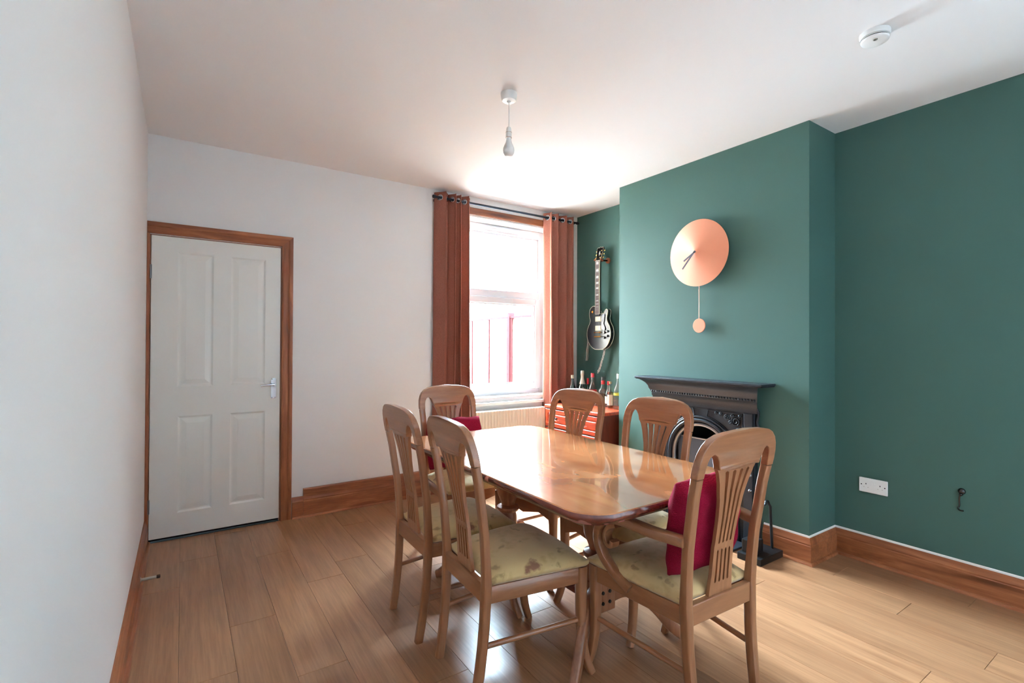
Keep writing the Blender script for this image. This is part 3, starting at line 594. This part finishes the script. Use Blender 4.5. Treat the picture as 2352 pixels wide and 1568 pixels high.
obj('pendulum_bob', turned([(0, 0), (.049, 0), (.051, .002), (.051, .006), (.049, .008), (0, .008)], 40, Tm((-.016, 0, -.523), '-X')), 'copper_bob', clk, smooth=40)

# ------------------------------------------------------------------ fireplace
FC = 2.155
fp_ = thing('fireplace', 'black cast iron fireplace with mantel shelf and arched opening', 'fireplace', (XC, FC, 0))
obj('mantel_shelf', boxes((-.165, .0, -.51, .51, 1.044, 1.058), (-.158, 0, -.503, .503, 1.036, 1.044)), 'cast_iron', fp_, bevel=.003)
cor = [(.0, .86), (.055, .86), (.055, .905), (.062, .915), (.062, .935), (.066, .94), (.074, .955), (.082, .965), (.088, .985), (.105, 1.008), (.13, 1.026), (.15, 1.036), (0, 1.036)]
bm = bmesh.new()
def corn(s): return [bm.verts.new((-d, s * (.385 + d * .62), z)) for d, z in cor]
A, B = corn(-1), corn(1); k = len(cor)
for i in range(k): bm.faces.new((A[i], A[(i + 1) % k], B[(i + 1) % k], B[i]))
bm.faces.new(A); bm.faces.new(B[::-1]); obj('cornice', bm, 'cast_iron', fp_, smooth=35)
bm = bmesh.new()
for i in range(40): lathe(bm, [(0, -.008), (.006, -.006), (.0085, 0), (.006, .006), (0, .008)], 8, Tm((-.07, -.41 + .82 * i / 39, .945)))
obj('bead_row', bm, 'cast_iron', fp_, smooth=60, kind='stuff')
# front plate with arched hole
AZ, AR = .505, .25   # springing height and radius of the arch
ar = [(-AR, 0), (-AR, AZ)] + [(AR * math.cos(PI - PI * i / 20), AZ + AR * math.sin(PI * i / 20)) for i in range(1, 20)] + [(AR, AZ), (AR, 0)]
outer = [(-.395, 0), (-.395, .86), (.395, .86), (.395, 0)] + ar[::-1]
obj('front_plate', plate(outer, [], lambda u, v, t: (t - .022, -u, v), .044), 'cast_iron', fp_, smooth=30, bevel=.002)
for r_, x_, w_ in ((AR + .013, -.05, .014), (AR + .036, -.047, .009), (AR - .018, -.035, .016)):
    pts = [(x_, -r_, 0.0), (x_, -r_, AZ)] + [(x_, -r_ * math.cos(PI * i / 20), AZ + r_ * math.sin(PI * i / 20)) for i in range(1, 20)] + [(x_, r_, AZ), (x_, r_, 0.0)]
    obj('arch_moulding', sweep(bmesh.new(), pts, circ(w_, 8), (1, 0, 0)), 'steel' if r_ < AR else 'cast_iron', fp_, smooth=50)
for s in (-1, 1):
    obj('pilaster', boxes(tuple([-.058, -.043] + sorted((s * .33, s * .39)) + [.02, .855])), 'cast_iron', fp_, bevel=.003)
    # spandrel: raised border with scrollwork
    u0, u1 = .06, .318
    tri = [(u0, .846), (u1, .846), (u1, .685)] + [(.30 * math.cos(a), AZ + .30 * math.sin(a)) for a in [math.radians(34 + (80 - 34) * i / 8) for i in range(9)]]
    tri = [(s * -u, v) for u, v in tri]
    obj('spandrel_border', sweep(bmesh.new(), [(-.047, -u, v) for u, v in tri + [tri[0]]], circ(.004, 6), (1, 0, 0)), 'cast_iron', fp_, smooth=60)
    for cu, cv, r0, dirn in ((.272, .792, .036, 1), (.205, .815, .022, -1), (.16, .828, .014, 1), (.290, .735, .020, -1), (.232, .782, .014, 1), (.125, .835, .009, -1), (.245, .825, .014, 1), (.298, .832, .010, -1)):
        pts = []
        for i in range(26):
            t = i / 25; a = dirn * t * 4.2 * PI + .6; r_ = r0 * (1 - .85 * t); pts.append((-.048 - .004 * t, s * (cu + r_ * math.cos(a)), cv + r_ * math.sin(a)))
        obj('scroll', sweep(bmesh.new(), pts, circ(.0042, 6), (1, 0, 0)), 'cast_iron', fp_, smooth=60)
    obj('side_scroll', sweep(bmesh.new(), spline([(-.04, s * .40, .90), (-.03, s * .415, .86), (-.03, s * .405, .80), (-.03, s * .425, .75), (-.03, s * .41, .72), (-.03, s * .40, .735)], 5), circ(.009, 8), (1, 0, 0)), 'cast_iron', fp_, smooth=60)
    for z in (.36, .46): obj('boss', turned([(0, .02), (.008, .017), (.012, .008), (.012, 0), (0, 0)], 12, Tm((-.05, s * .375, z), '-X')), 'steel', fp_, smooth=50)
bm = bmesh.new()
AI = AR - .003
inn = [(-AI, 0), (-AI, AZ)] + [(AI * math.cos(PI - PI * i / 20), AZ + AI * math.sin(PI * i / 20)) for i in range(1, 20)] + [(AI, AZ), (AI, 0)]
bk = [(u * .62, v * .9) for u, v in inn]
A = [bm.verts.new((0.0, -u, v + .002)) for u, v in inn]; B = [bm.verts.new((.20, -u, v + .002)) for u, v in bk]
for i in range(len(A) - 1): bm.faces.new((A[i], A[i + 1], B[i + 1], B[i]))
bm.faces.new(B); obj('firebox', bm, 'cast_iron_inner', fp_, smooth=40)
obj('fire_plate', plate([(-.212, .02), (-.212, .60), (-.19, .632), (.19, .632), (.212, .60), (.212, .02)], [], lambda u, v, t: (t - .01 + .0 * v, -u, v), .006), 'fire_plate', fp_, smooth=40)
obj('fire_plate_rim', tube([(-.014, -.19, .63), (-.014, .19, .63)], .006, 8, (1, 0, 0)), 'steel', fp_, smooth=40)
obj('hearth_tray', boxes((-.22, -.058, -.36, .36, 0, .012), (-.23, -.215, -.36, .36, 0, .06)), 'cast_iron', fp_, bevel=.003)

# companion stand beside the hearth
cs = thing('fireside_stand', 'black metal fireside tool stand on the floor beside fireplace', 'tool stand', (2.95, 1.655, 0))
obj('base', boxes((-.125, .125, -.075, .075, 0, .042)), 'black_metal', cs, bevel=.004)
obj('loop_handle', sweep(bmesh.new(), [(.1, -.02, .042), (.095, -.01, .30)] + [(.075 - .0 + .02 * math.cos(a), .0, .30 + .035 * math.sin(a)) for a in [PI * i / 8 for i in range(1, 8)]] + [(.03, .01, .30), (.025, .02, .042)], rrect(.016, .009, .4, 1), (0, 1, 0)), 'black_metal', cs, smooth=60)
obj('ash_box', boxes((-.10, .0, -.02, .06, .042, .12)), 'black_metal', cs, bevel=.004)
obj('brush_handle', turned([(0, .12), (.011, .122), (.013, .15), (.012, .185), (.007, .197), (0, .199)], 14, Tm((-.035, .02, 0))), 'brush_white', cs, smooth=50)

# ------------------------------------------------------------------ dining table
TX0, TX1, TY0, TY1, TZ = 1.06, 1.985, 1.135, 2.725, .75
tb = thing('dining_table', 'polished brown dining table with rounded corners on two pedestals', 'table', ((TX0 + TX1) / 2, (TY0 + TY1) / 2, 0))
tw, tl_ = (TX1 - TX0) / 2, (TY1 - TY0) / 2
def rr(w_, l_, r, n=8):
    o_ = []
    for cx, cy, t0 in ((w_ - r, l_ - r, 0), (-w_ + r, l_ - r, PI / 2), (-w_ + r, -l_ + r, PI), (w_ - r, -l_ + r, 1.5 * PI)):
        for i in range(n + 1): t = t0 + PI / 2 * i / n; o_.append((cx + r * math.cos(t), cy + r * math.sin(t)))
    return o_
bm = bmesh.new(); lay = [(-.002, TZ - .0005), (-.0, TZ - .0025), (0.0, TZ - .006)]
R = [[bm.verts.new((x, y, z)) for x, y in rr(tw + d, tl_ + d, .13 + d)] for d, z in [(-.004, TZ), (0, TZ - .003)]]
n_ = len(R[0]); bm.faces.new(R[0])
for i in range(n_): bm.faces.new((R[0][i], R[0][(i + 1) % n_], R[1][(i + 1) % n_], R[1][i]))
bm.faces.new(R[1][::-1]); obj('table_top', bm, 'veneer', tb, smooth=30)
bm = bmesh.new()
R = [[bm.verts.new((x, y, z)) for x, y in rr(tw + d, tl_ + d, .13 + d)] for d, z in [(-.001, TZ - .003), (.002, TZ - .010), (.002, TZ - .020), (-.004, TZ - .030), (-.012, TZ - .034), (-.016, TZ - .040), (-.05, TZ - .042)]]
for A, B in zip(R, R[1:]):
    for i in range(n_): bm.faces.new((A[i], A[(i + 1) % n_], B[(i + 1) % n_], B[i]))
bm.faces.new(R[0]); bm.faces.new(R[-1][::-1]); obj('edge_moulding', bm, 'table_edge', tb, smooth=40)
obj('bearer', boxes((-.2, .2, -.55, -.49, TZ - .075, TZ - .043), (-.2, .2, .49, .55, TZ - .075, TZ - .043), (-.05, .05, -.49, .49, TZ - .075, TZ - .043)), 'table_base', tb, bevel=.002)
def pedestal(yc, sgn):
    obj('pedestal_column', turned([(.10, TZ - .043), (.10, TZ - .065), (.06, TZ - .075), (.045, TZ - .10), (.05, TZ - .13), (.062, TZ - .18), (.066, TZ - .23), (.06, TZ - .28), (.04, TZ - .33), (.036, TZ - .345), (.06, TZ - .355), (.064, TZ - .365), (.06, TZ - .375), (.044, TZ - .385), (.05, TZ - .41), (.052, .29), (.052, .27)], 28, Tm((0, yc, 0))), 'table_base', tb, smooth=40)
    obj('pedestal_block', boxes((-.055, .055, yc - .055, yc + .055, .15, .275)), 'table_base', tb, bevel=.004)
    for s in (-1, 1):
        dx_, dy_ = s * .84, -sgn * .54; c = [(0.04, .21), (.11, .232), (.185, .215), (.26, .15), (.32, .075), (.37, .028), (.40, .018)]
        pts = spline([(dx_ * u, yc + dy_ * u, z) for u, z in c], 4); k = len(pts)
        obj('pedestal_leg', sweep(bmesh.new(), pts, [rrect(.04 - .008 * i / k, .085 - .053 * i / k, .5, 2) for i in range(k)], (-dy_, dx_, 0)), 'table_base', tb, smooth=45)
    for s in (-1, 1):
        for z in (.19, .235): obj('bolt', turned([(.008, 0), (.007, .004), (0, .005)], 10, Tm((s * .02, yc - .055, z), '-Y')), 'black_metal', tb, smooth=40)
pedestal(1.585 - 1.93, 1); pedestal(2.30 - 1.93, -1)
obj('stretcher', boxes((-.018, .018, 1.64 - 1.93, 2.245 - 1.93, .155, .25)), 'table_edge', tb, bevel=.004)

# ------------------------------------------------------------------ chairs: local +x is the front
def post_x(z):
    K = [(0, -.238), (.1, -.222), (.25, -.206), (.43, -.200), (.6, -.210), (.8, -.240), (1.03, -.289)]
    for (a, xa_), (b_, xb_) in zip(K, K[1:]):
        if z <= b_: t = (z - a) / (b_ - a); return xa_ + (xb_ - xa_) * t
    return K[-1][1]
def make_chair(name, label, cat, ws=1.0, arms=False, group=None):
    t = thing(name, label, cat, group=group)
    CRN = .865
    for s in (-1, 1):   # rear leg and stile in one sweep
        zs = [0, .06, .13, .2, .28, .36, .43, .52, .62, .72, .8, CRN]
        def py(z): return s * ws * (.163 + .014 * min(1, z / .43) + .015 * max(0, (z - .43) / .435))
        obj('rear_leg', sweep(bmesh.new(), [(post_x(z), py(z), z) for z in zs], [rrect(.03 + .006 * min(1, z / .4), .034 if z < .5 else .028, .45, 2) for z in zs], (0, 1, 0)), 'chair_wood', t, smooth=45)
        # front sabre leg
        c = [(.203, .215, .425), (.203, .215, .33), (.202, .215, .24), (.206, .217, .15), (.219, .222, .07), (.245, .23, 0)]
        pts = spline([(x, s * ws * y, z) for x, y, z in c], 3); k = len(pts)
        obj('front_leg', sweep(bmesh.new(), pts, [rrect(.04 - .012 * i / k, .04 - .012 * i / k, .4, 2) for i in range(k)], (0, 1, 0)), 'chair_wood', t, smooth=45)
        obj('side_rail', sweep(bmesh.new(), [(-.195, s * ws * .172, .392), (.19, s * ws * .212, .392)], rrect(.024, .062, .15, 1), (0, 1, 0)), 'chair_wood_x', t, smooth=45)
        obj('stretcher', tube([(-.205, s * ws * .168, .205), (.0, s * ws * .19, .21), (.2, s * ws * .213, .215)], .0105, 10, (0, 0, 1)), 'chair_wood_x', t, smooth=45)
    cv = lambda y: -.014 * max(0, 1 - (y / (.15 * ws)) ** 2)      # crest bowed back in plan
    fn = lambda u, v, w_: (post_x(v) + w_ + cv(u), u, v)
    hw_ = .210 * ws; iw = .174 * ws
    right = [(hw_, CRN), (hw_ + .001, .89), (hw_ - .002, .922), (hw_ - .010, .950), (hw_ - .024, .974), (hw_ - .044, .992), (hw_ - .075, 1.005), (hw_ - .12, 1.013), (0, 1.019)]
    outer_ = right + [(-u, v) for u, v in right[-2::-1]]
    lower_r = [(iw, CRN), (iw - .001, .895), (iw - .006, .920), (iw - .016, .937), (iw - .030, .943), (iw - .044, .936), (iw - .055, .918), (iw - .062, .899), (.108 * ws, .885), (.055 * ws, .893), (0, .896)]
    lower = [(-u, v) for u, v in lower_r] + lower_r[-2::-1]
    poly = outer_ + lower
    obj('crest_rail', plate(poly, [], fn, .028), 'chair_wood_y', t, smooth=40, bevel=.005, seg=3)
    # splat with slots: half width by height
    def hwid(z):
        K = [(.425, .064), (.50, .056), (.62, .053), (.70, .056), (.77, .064), (.83, .080), (.87, .096), (.893, .110)]
        for (a, p), (b_, q) in zip(K, K[1:]):
            if z <= b_: r_ = (z - a) / (b_ - a); return (p + (q - p) * r_) * ws
        return K[-1][1] * ws
    zz = [.425 + (.889 - .425) * i / 24 for i in range(25)]
    out = [(hwid(z), z) for z in zz] + [(.055 * ws, .893), (0, .895), (-.055 * ws, .893)] + [(-hwid(z), z) for z in reversed(zz)]
    holes = []
    for a, b_, nz in ((.475, .585, 8), (.615, .872, 16)):
        for k in range(4):
            cen = lambda z: (k - 1.5) / 2.5 * hwid(z) * .98
            wid = lambda z: hwid(z) * .085
            hz = [a + (b_ - a) * i / nz for i in range(nz + 1)]
            tip = (hz[-1] + .006, hz[0] - .004)
            holes.append([(cen(z) + wid(z), z) for z in hz] + [(cen(b_), tip[0])] + [(cen(z) - wid(z), z) for z in reversed(hz)] + [(cen(a), tip[1])])
    fs = lambda u, v, w_: (post_x(v) + w_ + cv(u) * max(0, (v - .43) / .45) + .004, u, v)
    obj('splat', plate(out, holes, fs, .013), 'chair_wood', t)
    # seat rails
    obj('rear_rail', boxes((-.212, -.188, -.17 * ws, .17 * ws, .36, .43)), 'chair_wood_y', t, bevel=.003)
    fr_ = [(-.198 * ws, .423), (.198 * ws, .423), (.198 * ws, .352), (.17 * ws, .362), (.12 * ws, .378), (.06 * ws, .366), (0, .352), (-.06 * ws, .366), (-.12 * ws, .378), (-.17 * ws, .362), (-.198 * ws, .352)]
    obj('front_rail', plate(fr_, [], lambda u, v, w_: (.205 + w_, u, v), .026), 'chair_wood_y', t, bevel=.002)
    # upholstered seat
    bm = bmesh.new(); G = []; nx, ny = 20, 20
    for i in range(nx + 1):
        row = []
        for j in range(ny + 1):
            a = -1 + 2 * i / nx; b_ = -1 + 2 * j / ny
            hy = (.186 + (.236 - .186) * (a + 1) / 2) * ws
            if arms is False and a < -.8: pass
            e = max(abs(a), abs(b_)); rim = max(0, (e - .86) / .14)
            x = -.185 + (.225 + .185) * (a + 1) / 2 + .010 * (1 - b_ * b_) * max(0, a); y = b_ * hy
            cr = (abs(a) > .93 and abs(b_) > .93)
            z = .448 + .042 * (1 - abs(a) ** 3.2) ** .55 * (1 - abs(b_) ** 3.2) ** .55
            row.append(bm.verts.new((x * (1 - .0), y, z)))
        G.append(row)
    for i in range(nx):
        for j in range(ny): bm.faces.new((G[i][j], G[i + 1][j], G[i + 1][j + 1], G[i][j + 1]))
    border = [G[i][0] for i in range(nx + 1)] + [G[nx][j] for j in range(1, ny + 1)] + [G[i][ny] for i in range(nx - 1, -1, -1)] + [G[0][j] for j in range(ny - 1, 0, -1)]
    low1 = [bm.verts.new((v.co.x, v.co.y, .436)) for v in border]; low2 = [bm.verts.new((v.co.x * .96, v.co.y * .965, .424)) for v in border]; k = len(border)
    for A, B in ((border, low1), (low1, low2)):
        for i in range(k): bm.faces.new((A[i], A[(i + 1) % k], B[(i + 1) % k], B[i]))
    bm.faces.new(low2); obj('seat_cushion', bm, 'brocade', t, smooth=60)
    if arms:
        for s in (-1, 1):
            yo = s * ws * .222
            c = [(-.212, s * ws * .198, .650), (-.10, yo * 1.02, .652), (.0, yo * 1.06, .655), (.072, yo * 1.08, .649), (.122, yo * 1.08, .626), (.150, yo * 1.08, .585), (.154, yo * 1.07, .538), (.136, yo * 1.05, .492), (.10, yo * 1.01, .450), (.055, yo * .98, .42), (.02, yo * .96, .40)]
            pts = spline(c, 5); k = len(pts)
            obj('arm', sweep(bmesh.new(), pts, [rrect(.045 if i < k * .6 else .045 - .02 * (i / k - .6) / .4, .034, .5, 2) for i in range(k)], (0, 1, 0)), 'chair_wood_x', t, smooth=45)
            c2 = [(.055, yo * 1.07, .630), (.092, yo * 1.08, .612), (.110, yo * 1.08, .580), (.100, yo * 1.08, .550), (.076, yo * 1.08, .548), (.070, yo * 1.08, .568)]
            obj('arm_scroll', sweep(bmesh.new(), spline(c2, 5), rrect(.038, .018, .5, 2), (0, 1, 0)), 'chair_wood_x', t, smooth=45)
    return t
def place(o, x, y, rz, label=None):
    o.location = (x, y, 0); o.rotation_euler = (0, 0, math.radians(rz))
    if label: o['label'] = label
    return o
G_ = 'dining chairs around the table'
c1 = make_chair('dining_chair', 'wooden slatted back dining chair on the door side, next to the window end', 'chair', group=G_)
place(c1, 1.105, 2.164, -1)
place(copy_tree(c1), 1.125, 1.688, -3, 'wooden slatted back dining chair on the door side, next to the armchair')
place(copy_tree(c1), 1.822, 2.313, 190, 'wooden slatted back dining chair standing in front of the red brown cabinet')
place(copy_tree(c1), 1.837, 1.722, 184, 'wooden slatted back dining chair standing in front of the black fireplace')
place(copy_tree(c1), 1.515, 2.78, -90, 'wooden slatted back dining chair at the window end holding a red cushion')
arm = make_chair('carver_chair', 'wooden dining armchair with curled arms and red cushion on its seat', 'armchair', ws=1.01, arms=True)
place(arm, 1.583, 1.230, 88)

# knitted cushions
def cushion(label, w_, h_, d_, loc, rot):
    bm = bmesh.new(); n = 22; F = []
    for sgn in (1, -1):
        G = []
        for i in range(n + 1):
            row = []
            for j in range(n + 1):
                a = -1 + 2 * i / n; b_ = -1 + 2 * j / n
                a0, b0 = a, b_; a, b_ = a0 * math.sqrt(1 - .16 * b0 * b0), b0 * math.sqrt(1 - .16 * a0 * a0)   # soft corners
                q = (max(0, 1 - abs(a0) ** 3.0) * max(0, 1 - abs(b0) ** 3.0)) ** .36
                pin = 1 - .05 * (1 - abs(b_)) * abs(a) ** 4
                pin2 = 1 - .05 * (1 - abs(a)) * abs(b_) ** 4
                wob = .006 * math.sin(7 * a + 3 * b_) + .005 * math.sin(11 * b_ - 4 * a)
                row.append(bm.verts.new((sgn * (d_ / 2 * q + .004) + wob * q, a * w_ / 2 * pin, h_ / 2 + b_ * h_ / 2 * pin2 + .004 * math.sin(9 * a))))
            G.append(row)
        F.append(G)
        for i in range(n):
            for j in range(n): bm.faces.new((G[i][j], G[i + 1][j], G[i + 1][j + 1], G[i][j + 1]))
    def bd_(G): return [G[i][0] for i in range(n + 1)] + [G[n][j] for j in range(1, n + 1)] + [G[i][n] for i in range(n - 1, -1, -1)] + [G[0][j] for j in range(n - 1, 0, -1)]
    A, B = bd_(F[0]), bd_(F[1]); k = len(A)
    for i in range(k): bm.faces.new((A[i], A[(i + 1) % k], B[(i + 1) % k], B[i]))
    o = obj('cushion', bm, 'red_knit', smooth=70, label=label, category='cushion', group='red knitted cushions')
    o.location = loc; o.rotation_euler = rot; return o
cushion('red knitted cushion leaning on the back of the armchair', .36, .365, .082, (1.568, 1.106, .490), (math.radians(-3), math.radians(-9), math.radians(87)))
cushion('red knitted cushion on the dining chair at the window end', .42, .33, .10, (1.512, 2.895, .487), (0, math.radians(-9), math.radians(-90)))

# ------------------------------------------------------------------ ceiling fittings
pd = thing('pendant_light', 'bare white bulb on a short cord hanging from ceiling rose', 'light', (1.454, 2.206, H))
obj('ceiling_rose', turned([(.045, 0), (.045, -.006), (.041, -.034), (.036, -.04), (.012, -.043), (.006, -.05), (0, -.05)], 32), 'white_plastic', pd, smooth=40)
obj('cord', tube([(0, 0, -.045), (.001, 0, -.19)], .0034, 8, (1, 0, 0)), 'white_plastic', pd, smooth=40)
lh = obj('lamp_holder', turned([(.004, -.178), (.012, -.185), (.0155, -.205), (.0155, -.2115), (.0165, -.212), (.0165, -.236), (.015, -.240), (.012, -.241)], 24), 'white_plastic', pd, smooth=35)
for z in (-.2115, -.2395): obj('holder_groove', turned([(.0166, z - .0007), (.0169, z - .0007), (.0169, z + .0007), (.0166, z + .0007)], 24), 'hanger_wood', lh)
obj('bulb', turned([(.0115, -.238), (.0125, -.246), (.0145, -.255), (.017, -.266), (.024, -.281), (.029, -.295), (.0305, -.307), (.0285, -.321), (.022, -.333), (.012, -.3395), (0, -.341)], 28), 'soft_white', pd, smooth=60)
sm = thing('smoke_alarm', 'round white smoke alarm on the ceiling', 'smoke alarm', (2.478, .885, H))
obj('base', turned([(.056, 0), (.056, -.012), (.053, -.02), (.0, -.02)], 48), 'white_plastic', sm, smooth=35)
obj('cover', turned([(.0, -.0275), (.05, -.0275), (.052, -.029), (.050, -.036), (.042, -.041), (.02, -.044), (0, -.0445)], 48), 'white_plastic', sm, smooth=35)
obj('vent_ring', turned([(.050, -.0228), (.0535, -.0228), (.0535, -.0246), (.050, -.0246)], 48), 'white_plastic', sm, smooth=35)
obj('vent_gap', turned([(.048, -.020), (.048, -.0275)], 48), 'black_gap', sm)
obj('test_button', turned([(.008, -.04), (.008, -.0445), (.006, -.0455), (0, -.0455)], 20, Tm((-.028, -.012, 0))), 'stop_metal', sm, smooth=40)

# ------------------------------------------------------------------ wall and floor fittings
so = thing('wall_socket', 'white double wall socket on the dark green wall', 'socket', (XG, 1.238, .460))
obj('plate', boxes((-.009, 0, -.073, .073, -.043, .043)), 'white_plastic', so, bevel=.003)
for s in (-1, 1):
    obj('rocker_switch', boxes(tuple([-.012, -.008] + sorted((s * .003, s * .016)) + [.008, .028])), 'white_plastic', so, bevel=.0015)
    obj('earth_slot', boxes((-.0095, -.008, s * .036 - .002, s * .036 + .002, .004, .012)), 'black_gap', so)
    for k in (-1, 1): obj('pin_slot', boxes((-.0095, -.008, s * .036 + k * .011 - .003, s * .036 + k * .011 + .003, -.013, -.010)), 'stop_metal', so)
    obj('screw', turned([(.0033, 0), (.0033, .0008), (0, .0012)], 12, Tm((-.009, s * .060, .002), '-X')), 'black_gap', so)
hkk = thing('wall_hook', 'small black swivel hook screwed to the dark green wall', 'hook', (XG, .836, .53))
obj('rose', turned([(.016, 0), (.017, .004), (.013, .012), (.006, .016), (0, .017)], 20, Tm((0, 0, 0), '-X')), 'hook_black', hkk, smooth=50)
obj('eye', turned([(.008, 0), (.008, .012), (.0045, .016), (0, .016)], 14, Tm((-.006, .001, -.016), '-X')), 'hook_black', hkk, smooth=50)
obj('hook_arm', tube(spline([(-.014, .004, -.014), (-.012, .008, -.04), (-.010, .008, -.075), (-.012, .012, -.088), (-.018, .008, -.097), (-.024, -.004, -.098), (-.026, -.012, -.096)], 4), .0038, 8, (1, 0, 0)), 'hook_black', hkk, smooth=50)
ds = thing('door_stop', 'metal peg door stop fixed to the skirting by the white door', 'door stop', (XL + .019, 3.275, .035))
obj('shaft', turned([(.012, 0), (.012, .003), (.0075, .005), (.007, .072), (0, .072)], 16, Tm((0, 0, 0), 'X')), 'stop_metal', ds, smooth=40)
obj('rubber_tip', turned([(.0085, .070), (.0095, .074), (.0095, .084), (.007, .087), (0, .087)], 16, Tm((0, 0, 0), 'X')), 'stop_tip', ds, smooth=40)
